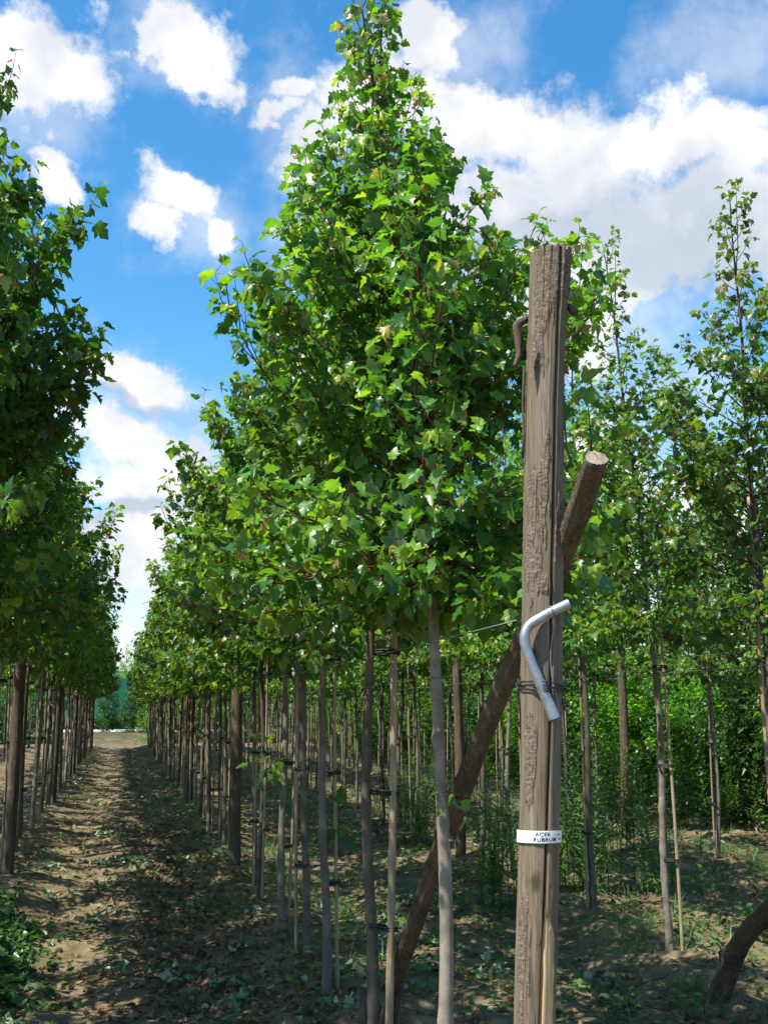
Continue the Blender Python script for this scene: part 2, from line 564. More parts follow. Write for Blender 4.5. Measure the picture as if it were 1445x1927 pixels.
ys = axis(1.2, 14.0, 0.05, 62.0, 1.03)
ys = ys + axis(ys[-1] + 2, ys[-1] + 3, 1.0, 3000.0, 1.3)
yneg = [-v for v in axis(0.0, 1.0, 0.4, 500.0, 1.5)][::-1]
ys = yneg + ys
xs = axis(-2.5, 8.0, 0.05, 1500.0, 1.12)
xneg = [-2.5 - v for v in axis(0.3, 0.6, 0.15, 1500.0, 1.25)][::-1]
xs = xneg + xs
gx, gy = np.meshgrid(xs, ys)
gz = np.array([[ground_h(x, y) for x in xs] for y in ys])
mb = MB()
nx, ny = len(xs), len(ys)
ii = np.arange(ny - 1)[:, None] * nx + np.arange(nx - 1)[None]
mb.add(np.stack([gx, gy, gz], -1).reshape(-1, 3), np.stack([ii, ii + 1, ii + 1 + nx, ii + nx], -1).reshape(-1, 4))
tag(mb.obj('ground', M['soil']), kind='structure')

mb = MB()
mb.box((-60, 64, 0.02), (60, 71, 0.30))
tag(mb.obj('road', M['road']), kind='structure')

# wooded hill far behind
mb = MB()
hx = np.linspace(-700, 900, 120)
hy = np.linspace(380, 900, 24)
X, Y = np.meshgrid(hx, hy)
Z = np.array([[max(0.0, (24 + 9 * fbm(x * 0.006, y * 0.006, 1.0, 4) + 2.2 * fbm(x * 0.05, y * 0.05, 5.0, 3)) * math.sin(min(1.0, (y - 380) / 330) * math.pi / 2)) - 0.5 for x in hx] for y in hy])
ii = np.arange(len(hy) - 1)[:, None] * len(hx) + np.arange(len(hx) - 1)[None]
mb.add(np.stack([X, Y, Z], -1).reshape(-1, 3), np.stack([ii, ii + 1, ii + 1 + len(hx), ii + len(hx)], -1).reshape(-1, 4))
tag(mb.obj('hill', M['hill']), kind='structure')

# ------------------------------------------------------------------ leaves
HALF = [(0.20, -0.07), (0.41, 0.06), (0.35, 0.19), (0.59, 0.45), (0.44, 0.49), (0.28, 0.50), (0.33, 0.68), (0.19, 0.77), (0.12, 0.88)]
MAPLE = [(0.0, 0.0)] + HALF + [(0.0, 1.0)] + [(-x, y) for x, y in HALF[::-1]]
OVAL = [(0.0, 0.0), (0.2, 0.16), (0.29, 0.42), (0.18, 0.74), (0.0, 1.0), (-0.18, 0.74), (-0.29, 0.42), (-0.2, 0.16)]
BLADE = [(0.0, 0.0), (0.07, 0.3), (0.0, 1.0), (-0.07, 0.3)]


def unit(a):
    return a / (np.linalg.norm(a, axis=-1, keepdims=True) + 1e-9)


def leaf_batch(mb, P, D, Nn, S, V, shape=MAPLE, mat=0, rng=None, petiole=None, center=0.34):
    P, D, Nn, S, V = (np.asarray(a, float) for a in (P, D, Nn, S, V))
    n = len(P)
    if n == 0:
        return
    D = unit(D)
    Nn = unit(Nn - D * np.sum(Nn * D, 1)[:, None])
    Xa = np.cross(D, Nn)
    out = np.array(shape, float)
    o = np.concatenate([[[0.0, center]], out])
    fold = rng.uniform(-0.30, 0.60, n)[:, None]
    droop = rng.uniform(-0.05, 0.75, n)[:, None]
    wob = rng.uniform(0.8, 1.15, n)[:, None]
    ox = o[None, :, 0] * wob
    oy = np.broadcast_to(o[None, :, 1], ox.shape)
    twist = rng.normal(0, 0.28, n)[:, None]
    oz = fold * np.abs(ox) - droop * oy ** 2 + twist * ox * oy + rng.normal(0, 0.045, ox.shape) * min(1.0, 1.7 * np.abs(out[:, 0]).max())
    v = P[:, None] + S[:, None, None] * (ox[..., None] * Xa[:, None] + oy[..., None] * D[:, None] + oz[..., None] * Nn[:, None])
    k = len(o)
    m = len(out)
    tri = np.array([(0, 1 + i, 1 + (i + 1) % m) for i in range(m)])
    fc = (np.arange(n)[:, None, None] * k + tri[None]).reshape(-1, 3)
    mb.add(v.reshape(-1, 3), fc, mat, np.repeat(V, k), smooth=True)
    if petiole is not None:
        Q, pm = petiole
        Q = np.asarray(Q, float)
        w = Xa * 0.0011
        vv = np.stack([Q - w, Q + w, P + w, P - w], 1).reshape(-1, 3)
        mb.add(vv, np.arange(n)[:, None] * 4 + np.arange(4)[None], pm, None, smooth=False)


PROF_MAPLE = ([0, 0.10, 0.28, 0.45, 0.60, 0.75, 0.88, 1.0], [1.05, 1.12, 1.10, 0.88, 0.58, 0.32, 0.15, 0.06])
PROF_THIN = ([0, 0.12, 0.3, 0.5, 0.66, 0.78, 0.90, 1.0], [1.0, 1.15, 1.1, 0.85, 0.55, 0.24, 0.10, 0.06])
PROF_SHRUB = ([0, 0.2, 0.5, 0.8, 1.0], [0.9, 1.0, 0.85, 0.5, 0.15])


def grow_tree(seed, H, base, R, prof, nb, leaf, r0, lean=(0, 0), wander=0.03, node=0.058, twig_p=0.36, shape=MAPLE,
              mats=('leaf', 'twig', 'petiole'), tips=True, e0=(-8, 32), inner=0.14, extra=(), var_hi=0.86, low_n=10):
    """trunk mesh + crown mesh, base of the trunk at the origin"""
    rng = np.random.default_rng(seed)
    zt = np.linspace(-0.12, H * 0.97, max(10, int(H / 0.14)))
    ph = rng.uniform(0, 6.28, 4)
    tx = lean[0] * (np.clip(zt, 0, None) / H) ** 2.2 + wander * (np.sin(zt * 1.7 + ph[0]) - np.sin(ph[0])) * 0.6 + wander * 0.3 * (np.sin(zt * 4.1 + ph[1]) - np.sin(ph[1]))
    ty = lean[1] * (np.clip(zt, 0, None) / H) ** 2.2 + wander * (np.sin(zt * 1.5 + ph[2]) - np.sin(ph[2])) * 0.6 + wander * 0.3 * (np.sin(zt * 3.7 + ph[3]) - np.sin(ph[3]))
    path = np.stack([tx, ty, zt], 1)

    def trunk_at(z):
        return np.array([np.interp(z, zt, tx), np.interp(z, zt, ty), z])

    mt = MB()
    zz = np.linspace(-0.12, min(base + 0.9, H * 0.9), 70)
    rr = r0 * np.clip(1 - zz / (H * 1.02), 0.03, 1) ** 0.75
    rr = rr * (1 + 0.35 * np.exp(-np.clip(zz, 0, None) / 0.06) * 0.6)
    for kz in np.arange(0.18, base, 0.24):
        kz = kz + rng.uniform(-0.06, 0.06)
        rr = rr + r0 * rng.uniform(0.12, 0.32) * np.exp(-((zz - kz) / 0.012) ** 2)
    pts = np.stack([np.interp(zz, zt, tx), np.interp(zz, zt, ty), zz], 1)
    mt.tube(pts, rr, 10, 0)
    for kz in np.arange(0.3, base, 0.37):     # pruning scars
        a = rng.uniform(0, 6.28)
        r = r0 * (1 - kz / H) ** 0.75
        c = trunk_at(kz)
        d = np.array([math.cos(a), math.sin(a), 0.35])
        mt.tube([c + d * r * 0.6, c + d * r * 1.28], [r * 0.34, r * 0.2], 6, 0)
    z2 = np.linspace(min(base + 0.9, H * 0.9), H * 0.97, 14)
    mc = MB()
    mc.tube(np.stack([np.interp(z2, zt, tx), np.interp(z2, zt, ty), z2], 1), r0 * np.clip(1 - z2 / (H * 1.02), 0.05, 1) ** 0.75, 6, 1)

    P, D, Nn, S, V, Q = [], [], [], [], [], []

    def put_leaf(q, d, side, size, var, droop=0.35):
        pl = size * rng.uniform(0.45, 0.9)
        pd = side * 0.85 + d * 0.5 + np.array([0, 0, rng.uniform(-0.25, 0.25)])
        pd /= np.linalg.norm(pd)
        p = q + pd * pl
        bd = pd + np.array([0, 0, -droop]) + rng.normal(0, 0.25, 3)
        nn = np.array([0, 0, 1.0]) + rng.normal(0, 0.42, 3) + side * 0.25
        Q.append(q)
        P.append(p)
        D.append(bd)
        Nn.append(nn)
        S.append(size)
        V.append(var)

    def shoot(start, az, L, ea, eb, r, size, order, young=True):
        n = max(3, int(L / 0.06))
        st = L / n
        p = np.array(start, float)
        pts = [p.copy()]
        a = az
        flip = rng.uniform(0, 1) < 0.5
        for i in range(n):
            t = (i + 0.5) / n
            a += rng.normal(0, 0.07)
            e = rad(ea + (eb - ea) * t) + rng.normal(0, 0.05)
            d = np.array([math.cos(e) * math.cos(a), math.cos(e) * math.sin(a), math.sin(e)])
            p = p + d * st
            pts.append(p.copy())
            frac = (i + 1) / n
            if (order == 0 and frac < inner):
                continue
            k = max(1, int(round(st / node)))
            flip = not flip
            hor = np.array([-math.sin(a), math.cos(a), 0.0])
            ver = np.cross(d, hor)
            sv = hor if flip else ver
            sz = size * (rng.uniform(0.48, 1.16)) * (1.0 - 0.25 * frac)
            for sgn in (1, -1):
                if rng.uniform() < 0.93:
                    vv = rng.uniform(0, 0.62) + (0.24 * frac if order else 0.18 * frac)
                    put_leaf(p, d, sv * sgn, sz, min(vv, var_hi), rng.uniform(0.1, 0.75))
            if order < 1 and rng.uniform() < twig_p * 2.0:
                tl = L * rng.uniform(0.16, 0.42) * (1.05 - 0.5 * frac)
                if tl > 0.09:
                    shoot(p, a + rng.choice([-1, 1]) * rng.uniform(0.5, 1.2), tl, math.degrees(e) * 0.8, min(80, math.degrees(e) + 22), r * 0.45, size * 0.93, order + 1, rng.uniform() < 0.16)
        pts = np.array(pts)
        mc.tube(pts, np.linspace(r, max(0.0012, r * 0.25), len(pts)), 4 if order == 0 else 3, 1, cap=False)
        if tips and young:
            for q in range(int(rng.integers(4, 8))):
                aa = rng.uniform(0, 6.28)
                sd = np.array([math.cos(aa), math.sin(aa), -0.4])
                put_leaf(p, d * 0.5, sd, size * rng.uniform(0.38, 0.72), rng.uniform(0.80, 0.955) if rng.uniform() < 0.8 else rng.uniform(0.96, 1.0), 1.5)

    ga = rng.uniform(0, 6.28)
    for i in range(nb):
        t = ((i + rng.uniform(0, 0.8)) / nb) ** 1.3
        z = base + (H - base) * t * 0.93
        ga += 2.39996 + rng.normal(0, 0.25)
        ea = rng.uniform(*e0) + 30 * t
        eb = rng.uniform(46, 74)
        if i < low_n:
            ea, eb = rng.uniform(-38, -8), rng.uniform(0, 42)
        em = rad((ea + eb) / 2 * 0.95)
        k = rng.uniform(0.75, 1.15)
        ext = R * np.interp(t, *prof) * k
        for _ in range(3):       # the shape of the crown is set by where a branch ends, not where it starts
            ext = 0.5 * ext + 0.5 * R * k * np.interp(min(1.0, t + ext * math.tan(em) * 0.8 / (H - base)), *prof)
        L = max(0.12, ext) / math.cos(em)
        shoot(trunk_at(z), ga, L, ea, eb, max(0.003, r0 * 0.30 * (1 - t * 0.75)), leaf * (1.0 - 0.22 * t), 0)
    for (z, a, L, ea, eb) in extra:
        shoot(trunk_at(z), a, L, ea, eb, max(0.003, r0 * 0.25), leaf, 0)
    # the leader with its own leaves
    shoot(trunk_at(H * 0.86), rng.uniform(0, 6.28), H * 0.135, 84, 89, 0.005, leaf * 0.8, 1)
    leaf_batch(mc, P, D, Nn, S, V, shape, 0, rng, (Q, 2))
    return mt, mc, [M[m] for m in mats]


TREE_MESH = {}


def make_tree(name, kind, bark='bark', **kw):
    mt, mc, mats = grow_tree(**kw)
    root = empty(name)
    mt.obj('trunk', M[bark], root)
    mc.obj('crown', mats, root)
    return root


def set_down(o, x, y, rz=0.0, sc=(1, 1, 1)):
    o.location = (x, y, ground_h(x, y))
    o.rotation_euler = (0, 0, rz)
    o.scale = sc


random.seed(11)
ORD = ['first', 'second', 'third', 'fourth', 'fifth', 'sixth', 'seventh', 'eighth', 'ninth', 'tenth', 'eleventh', 'twelfth']

# --- the row behind the labelled post
hero = make_tree('maple_tree', 0, bark='pale_bark', seed=5, H=4.72, base=2.02, R=0.77, prof=PROF_MAPLE, nb=112, leaf=0.082, twig_p=0.52, node=0.050, low_n=26, inner=0.05, r0=0.029, lean=(-0.36, 0.02), wander=0.02)
tag(hero, 'biggest nearest maple with smooth pale trunk and broad crown behind the labelled post', 'tree', 'maples in the row behind the labelled post')
set_down(hero, 1.2, 4.03, 0.0)
hero2 = make_tree('maple_tree', 0, seed=8, H=5.25, base=2.0, R=0.66, prof=PROF_MAPLE, nb=74, leaf=0.084, r0=0.027, lean=(0.02, 0.0))
tag(hero2, 'tall maple with dark trunk beside a pale split bamboo cane, its leader topping every crown', 'tree', 'maples in the row behind the labelled post')
set_down(hero2, 1.17, 5.02)
protos = []
for k, (sd, H, R, nb) in enumerate([(21, 4.9, 0.74, 42), (22, 4.6, 0.80, 42), (23, 5.1, 0.70, 40), (24, 4.75, 0.76, 42), (25, 4.45, 0.72, 38)]):
    protos.append(dict(seed=sd, H=H, base=1.95 + 0.04 * k, R=R, prof=PROF_MAPLE, nb=nb + 30, leaf=0.083, node=0.053, r0=0.024 + 0.001 * k, lean=(random.uniform(-.08, .08), random.uniform(-.08, .08))))
roots = [None] * len(protos)


def maple(i, x, y, rz, sc, label, group):
    k = i % len(protos)
    if roots[k] is None:
        roots[k] = make_tree('maple_tree', 0, bark='pale_bark' if k == 1 else 'bark', **protos[k])
        o = roots[k]
    else:
        o = copy_tree(roots[k])
    set_down(o, x, y, rz, sc)
    tag(o, label, 'tree', group)
    return o


CANES = []       # (x, y, lean, row, index)
rowA = [6.12, 7.02, 8.1, 8.95, 9.9] + [11.6 + 0.86 * i for i in range(41)]
for i, y in enumerate(rowA):
    n = i + 2
    lab = ('%s maple from the labelled post, in the lit row on the right of the path' % ORD[n]) if n < 10 else \
        'maple far down the sunlit row right of the path, crown merged with neighbours'
    s = random.uniform(0.93, 1.06)
    maple(random.randrange(5), 1.2 + random.uniform(-.05, .05), y, random.uniform(0, 6.28), (s * 1.02, s * 1.02, s), lab, 'maples in the row behind the labelled post')
    CANES.append((1.2, y, 'A', n))

# --- the row on the left of the path
rowB = [4.45, 6.2, 6.95, 8.0, 9.05, 10.1] + [11.7 + 0.95 * i for i in range(36)]
lefty = make_tree('maple_tree', 0, seed=35, H=5.2, base=2.0, R=0.80, prof=PROF_MAPLE, nb=74, leaf=0.096, r0=0.026, lean=(0.05, 0.0), twig_p=0.45,
                  extra=((2.95, 0.10, 1.12, 34, 60), (2.9, -0.35, 1.02, 30, 62), (2.6, 0.25, 1.08, 22, 55), (2.3, -0.1, 1.1, 15, 50), (3.3, 0.2, 1.0, 45, 68)))
tag(lefty, 'maple left of the path whose long leafy branch reaches out against the blue sky', 'tree', 'maples in the row left of the path')
set_down(lefty, -1.03, 5.35, 0.0, (0.95, 0.95, 1.04))
for i, y in enumerate(rowB):
    lab = ('%s maple counted from the near end of the dark row left of the path' % ORD[i]) if i < 10 else \
        'maple far down the shaded row left of the path, crown merged with neighbours'
    s = random.uniform(0.97, 1.1)
    maple(random.randrange(5), -1.05 + random.uniform(-.05, .05), y, random.uniform(0, 6.28), (s * 0.95, s * 1.0, s * 1.0) if i else (0.80, 0.80, 1.20), lab, 'maples in the row left of the path')
    CANES.append((-1.05, y, 'B', i))
rowC = [6.0 + 1.3 * i for i in range(31)]
for i, y in enumerate(rowC):
    s = random.uniform(0.95, 1.06)
    maple(random.randrange(5), -3.4 + random.uniform(-.06, .06), y, random.uniform(0, 6.28), (s, s, s * 1.14),  # stretched taller to throw shadow bands on the path; near ones unseen
          'maple in the second row left of the path, seen between the trunks of the first', 'maples in the second row left of the path')

for i in range(14):
    s = random.uniform(0.95, 1.06)
    maple(random.randrange(5), -5.8 + random.uniform(-.1, .1), 30 + 1.3 * i, random.uniform(0, 6.28), (s, s, s),
          'maple in the third row left of the path, a thin gap of trunks', 'maples in the third row left of the path')

# --- the thin-crowned rows on the right
thin = []
for k, (sd, H, R, nb) in enumerate([(41, 4.75, 0.62, 30), (42, 5.0, 0.60, 30), (43, 4.5, 0.66, 30), (44, 4.7, 0.58, 28)]):
    thin.append(dict(seed=sd, H=H, base=2.0, R=R, prof=PROF_THIN, nb=nb + 42, leaf=0.075, r0=0.025, lean=((-0.05, -0.28, 0.06, -0.05)[k], (0.0, 0.05, 0.1, -0.1)[k]), node=0.05, twig_p=0.40, wander=0.035))
troots = [None] * 4


def thin_tree(k, x, y, rz, sc, label, group):
    if troots[k] is None:
        troots[k] = make_tree('maple_tree', 0, **thin[k])
        o = troots[k]
    else:
        o = copy_tree(troots[k])
    set_down(o, x, y, rz, sc)
    tag(o, label, 'tree', group)
    return o


rowD = [5.35, 6.6, 7.81, 8.7, 9.6, 10.4] + [11.9 + 0.88 * i for i in range(38)]
for i, y in enumerate(rowD):
    lab = ['thin-crowned maple at the right edge, spindly leader of small leaves against the cloud',
           'thin-crowned maple right of the post, its leader bending left against the sky'][i] if i < 2 else \
        ('%s thin-crowned maple of the row right of the labelled post' % ORD[i] if i < 7 else
         'thin-crowned maple far down the row right of the labelled post')
    k = (0, 1)[i] if i < 2 else random.randrange(4)
    s = random.uniform(0.95, 1.05) if i > 1 else 1.0
    thin_tree(k, 3.52 + random.uniform(-.05, .05), y, 0.0 if i < 2 else random.uniform(0, 6.28), (s, s, s), lab, 'thin-crowned maples in the row right of the post')
    CANES.append((3.52, y, 'D', i))
rowE = [7.2, 8.1, 9.15, 10.3, 11.3] + [13.0 + 0.92 * i for i in range(36)]
for i, y in enumerate(rowE):
    lab = ('%s slim maple of the row standing just before the leafy hedge' % ORD[i]) if i < 7 else \
        'slim maple far down the row standing just before the leafy hedge'
    s = random.uniform(0.93, 1.04)
    thin_tree(random.randrange(4), 6.0 + random.uniform(-.06, .06), y, random.uniform(0, 6.28), (s, s, s), lab, 'slim maples in the row before the hedge')
    CANES.append((6.0, y, 'E', i))

# --- the leafy bushes that close the view on the right
sroots = [None] * 3
sh = [dict(seed=61 + k, H=(3.6, 3.1, 4.1)[k], base=0.12, R=0.85, prof=PROF_SHRUB, nb=76, leaf=0.115, r0=0.02, node=0.065, twig_p=0.42, shape=OVAL,
           mats=('shrub_leaf' if k != 1 else 'dark_shrub_leaf', 'twig', 'twig'), tips=False, e0=(-22, 38), inner=0.12) for k in range(3)]


def shrub(x, y, s, label):
    k = random.choice((0, 1, 2, 1, 1))
    if sroots[k] is None:
        mt, mc, mats = grow_tree(**sh[k])
        o = empty('leafy_shrub')
        mt.obj('stem', M['bark'], o)
        mc.obj('foliage', mats, o)
        sroots[k] = o
    else:
        o = copy_tree(sroots[k])
    set_down(o, x, y, random.uniform(0, 6.28), (s * 1.1, s * 1.1, s * random.uniform(0.75, 1.2)))
    tag(o, label, 'shrub', 'bright green shrubs of the hedge on the right')


for i in range(36):
    shrub(8.7 + random.uniform(-.15, .15), 9.5 + 1.05 * i, random.uniform(0.9, 1.1), 'bright green bushy shrub of the front hedge row behind the slim trunks')
for i in range(22):
    shrub(10.9 + random.uniform(-.3, .3), 12.0 + 1.7 * i, random.uniform(1.1, 1.35), 'taller green shrub of the back hedge row, half hidden behind the front one')

# ------------------------------------------------------------------ bamboo canes
def make_cane(seed, H, r):
    rng = np.random.default_rng(seed)
    mb = MB()
    zs = np.linspace(-0.1, H, 60)
    rr = np.full(60, r) * (1 - 0.25 * zs / H)
    for k in np.arange(0.1, H, 0.27):
        rr = rr + r * 0.22 * np.exp(-((zs - k - rng.uniform(-.05, .05)) / 0.02) ** 2)
    ph = rng.uniform(0, 6, 2)
    pts = np.stack([0.012 * np.sin(zs * 1.3 + ph[0]), 0.012 * np.sin(zs * 1.1 + ph[1]), zs], 1)
    mb.tube(pts, rr, 8)
    root = empty('bamboo_cane')
    mb.obj('cane', M['cane'], root)
    for z in (0.55, 1.15, 1.8):
        tb = MB()
        a = np.linspace(0, 2 * math.pi, 17)
        for dz in (0.0, 0.012):
            tb.tube(np.stack([0.028 + 0.05 * np.cos(a), 0.032 * np.sin(a), z + dz + 0.006 * np.sin(a)], 1), 0.0055, 5, cap=False)
        tb.obj('tie', M['black'], root)
    return root


cane_roots = [make_cane(s, h, r) for s, h, r in ((1, 2.55, 0.0115), (2, 2.75, 0.013), (3, 2.4, 0.0105))]
used = [False] * 3


def cane(x, y, rz, tilt, label, group, k=None, s=1.0):
    k = random.randrange(3) if k is None else k
    o = cane_roots[k] if not used[k] else copy_tree(cane_roots[k])
    used[k] = True
    o.location = (x, y, ground_h(x, y))
    o.rotation_euler = (tilt[0], tilt[1], rz)
    o.scale = (s, s, 1)
    tag(o, label, 'cane', group)
    return o


cane(1.235, 4.965, 2.3, (0.0, -0.012), 'thick pale split bamboo cane against the dark second trunk', 'bamboo canes in the row behind the post', 1, 1.45)
GN = {'A': 'the sunlit row right of the path', 'B': 'the dark row left of the path', 'D': 'the row right of the labelled post', 'E': 'the row just before the hedge'}
for (x, y, r, n) in CANES:
    a = random.uniform(0, 6.28)
    off = 0.055
    lab = ('bamboo cane tied to the %s maple of %s' % (ORD[n], GN[r])) if n < 8 else 'bamboo cane among the far trunks of ' + GN[r]
    cane(x + off * math.cos(a), y + off * math.sin(a), a + math.pi, (random.gauss(0, 0.012), random.gauss(0, 0.012)), lab, 'bamboo canes in ' + GN[r])

# ------------------------------------------------------------------ the labelled post
PFW = 3.2                                   # its distance ahead of the camera
AX = [(1003, 2300), (1006, 1900), (1016, 1500), (1021.5, 1100), (1025, 760), (1032, 476)]
axp = [at(x, y, PFW) for x, y in AX]
az_ = np.array([p.z for p in axp])
axx = np.array([p.x for p in axp])
axy = np.array([p.y for p in axp])
PR = 0.0585


def post_c(z):
    return Vector((float(np.interp(z, az_, axx)), float(np.interp(z, az_, axy)), z))


def zof(py):
    f, r, u = ray(1020, py)
    return EYE + PFW * u / f


TOPZ = zof(476)


def sstep(a, b, x):
    t = max(0.0, min(1.0, (x - a) / (b - a)))
    return t * t * (3 - 2 * t)


# bark still on the wood: (offset in px from the axis, y in px, half widths)
BARKS = [(-12, 545, 24, 75), (10, 520, 26, 70), (-18, 640, 13, 75), (-6, 940, 10, 85), (-2, 860, 7, 40), (-28, 1010, 9, 120), (-24, 1430, 10, 90),
         (-28, 1790, 9, 120), (-20, 1060, 14, 30), (26, 1000, 7, 60), (-4, 1105, 10, 18)]
BK = []
for ox, py, hx_, hy_ in BARKS:
    a0 = math.asin(max(-0.97, min(0.97, ox / 37.0)))
    a1 = math.asin(max(-0.99, min(0.99, (ox + hx_) / 37.0)))
    BK.append((a0, zof(py), max(0.15, abs(a1 - a0)), abs(zof(py - hy_) - zof(py))))


def crack_angle(z):
    y = [zof(v) for v in (1927, 1750, 1600, 1450, 1300, 1100, 900, 700, 500)]
    v = [5, 7, 9, 11, 12, 11, 14, 17, 16]
    ox = float(np.interp(z, y, v))
    return math.asin(ox / 37.0) + 0.03 * fbm(z * 4, 3.0, 0, 3)


mb = MB()
NA, NZ = 260, 460
zs = np.linspace(-0.35, TOPZ, NZ)
Bv = -FW
verts, var = [], []
gz0, gz1 = zof(1925), zof(1735)
for iz, z in enumerate(zs):
    c = post_c(z)
    ca = crack_angle(z)
    topf = sstep(TOPZ - 0.35, TOPZ, z)
    for ia in range(NA):
        a = (ia / NA) * 2 * math.pi - math.pi
        sa, cosa = math.sin(a), math.cos(a)
        d = 0.0022 * fbm(sa * 1.5, cosa * 1.5, z * 1.2, 3) + 0.0011 * fbm(sa * 9, cosa * 9, z * 1.6 + 5, 3)
        vv = 0.0
        bb = 0.0
        for (a0, z0, ha, hz) in BK:
            da = (a - a0) / ha
            dz = (z - z0) / hz
            if abs(da) < 1.8 and abs(dz) < 1.6:
                q = 1.0 - math.sqrt(da * da + abs(dz) ** 3) + 0.8 * fbm(a * 6 + z0 * 9, z * 9, 1.0, 5)
                bb = max(bb, q)
        if cosa < -0.1:
            bb = max(bb, 0.5 * fbm(a * 2, z * 1.4, 9.0, 3) + 0.1)
        bk = sstep(0.0, 0.16, bb)
        d += bk * (0.0030 + 0.0022 * fbm(a * 12, z * 40, 2.0, 3))
        vv = bk
        # long drying crack
        dc = (a - ca) / (0.055 if z > 0.9 else 0.065)
        if abs(dc) < 4:
            d -= (0.026 if z < zof(560) else 0.016) * math.exp(-dc * dc)
        for sa0, w, zlo in ((0.72, 0.025, zof(900)), (-0.35, 0.02, zof(620)), (0.05, 0.018, zof(545)), (-0.75, 0.02, zof(580))):
            dcc = (a - sa0 - 0.02 * fbm(z * 5, sa0 * 9, 0, 2)) / w
            if abs(dcc) < 3 and z > zlo:
                d -= 0.0045 * math.exp(-dcc * dcc) * sstep(zlo, zlo + 0.1, z)
        # torn pale patch near the ground
        da = (a - 0.46) / 0.52
        if gz0 - 0.3 < z < gz1 + 0.1:
            q = 1 - math.sqrt(da * da) - 0.8 * sstep(gz1 - 0.07, gz1 + 0.05, z) + 0.35 * fbm(a * 8, z * 6, 4.0, 3)
            s_ = sstep(0.0, 0.25, q)
            d -= 0.006 * s_
            vv = vv * (1 - s_) - s_
        d += 0.004 * topf * (0.4 + math.sin(a * 2 + 0.6)) + 0.010 * topf * max(0, sa)
        rads = PR + d
        p = c + RT * (sa * rads) + Bv * (cosa * rads)
        if iz > NZ - 8:
            p.z += (0.014 * fbm(sa * 3, cosa * 3, 3.3, 3) + 0.006 * sa) * (iz - NZ + 8) / 8
            for sa0 in (-0.35, 0.72):
                if abs(a - sa0) < 0.09:
                    p.z -= 0.03 * (iz - NZ + 8) / 8 * (1 - abs(a - sa0) / 0.09)
        verts.append(p)
        var.append(vv)
ii = np.arange(NZ - 1)[:, None] * NA + np.arange(NA)[None]
jj = np.arange(NZ - 1)[:, None] * NA + (np.arange(NA)[None] + 1) % NA
mb.add(np.array(verts), np.stack([ii, jj, jj + NA, ii + NA], -1).reshape(-1, 4), 0, np.array(var))
cidx = mb.nv
cc = post_c(TOPZ)
mb.add(np.array([[cc.x, cc.y, TOPZ - 0.004]]), np.zeros((0, 3), int), 0, np.array([0.0]))
mb.f.append((np.array([[(NZ - 1) * NA + i, (NZ - 1) * NA + (i + 1) % NA, cidx] for i in range(NA)]), 1, False))
root = empty('wooden_post', tuple(post_c(0.0)))
po = mb.obj('post_shaft', [M['post'], M['endgrain']], root)
po.location = -root.location
tag(root, 'tall weathered end post with a long crack, bent pipe and white name band', 'post')
# loose bark strips hanging off it
for (pts, w) in (([(986, 690), (983, 760), (985, 820), (983, 862)], 0.0045), ([(1061, 745), (1062, 800), (1066, 845), (1078, 880)], 0.003)):
    sb = MB()
    sb.tube([at(x, y, PFW - 0.005) for x, y in pts], w, 5)
    o = sb.obj('bark_strip', M['strut'], root)
    o.location = -root.location
# sliver of bark peeling at the front
sb = MB()
sl = [at(1003, 640, PFW - 0.06), at(1009, 652, PFW - 0.065), at(1003, 690, PFW - 0.068), at(997, 722, PFW - 0.063), at(1000, 680, PFW - 0.05)]
sb.add(np.array([list(p) for p in sl]), [(0, 4, 3), (0, 3, 2), (0, 2, 1)], 0, 0.9)
o = sb.obj('bark_flap', M['post'], root)
o.location = -root.location

# old curved hanging strap over the back of the post
sb = MB()
P3 = [(968, 690, .02), (977, 668, .02), (975, 640, .02), (971, 612, .02), (980, 606, .03), (992, 600, .07), (1025, 590, .10), (1058, 576, .06), (1072, 578, .0), (1082, 590, -.01)]
cp = np.array([list(at(x, y, PFW + dd)) for x, y, dd in P3])
tt = np.linspace(0, len(cp) - 1, 60)
cp = np.stack([np.interp(tt, np.arange(len(cp)), cp[:, k]) for k in range(3)], 1)
sb.tube(cp, np.interp(tt, [0, 2, 4, 6, 9], [0.008, 0.013, 0.013, 0.010, 0.013]), 7)
tag(sb.obj('worn_strap', M['strut']), 'dark worn strap curling over both sides of the post near its top', 'strap')

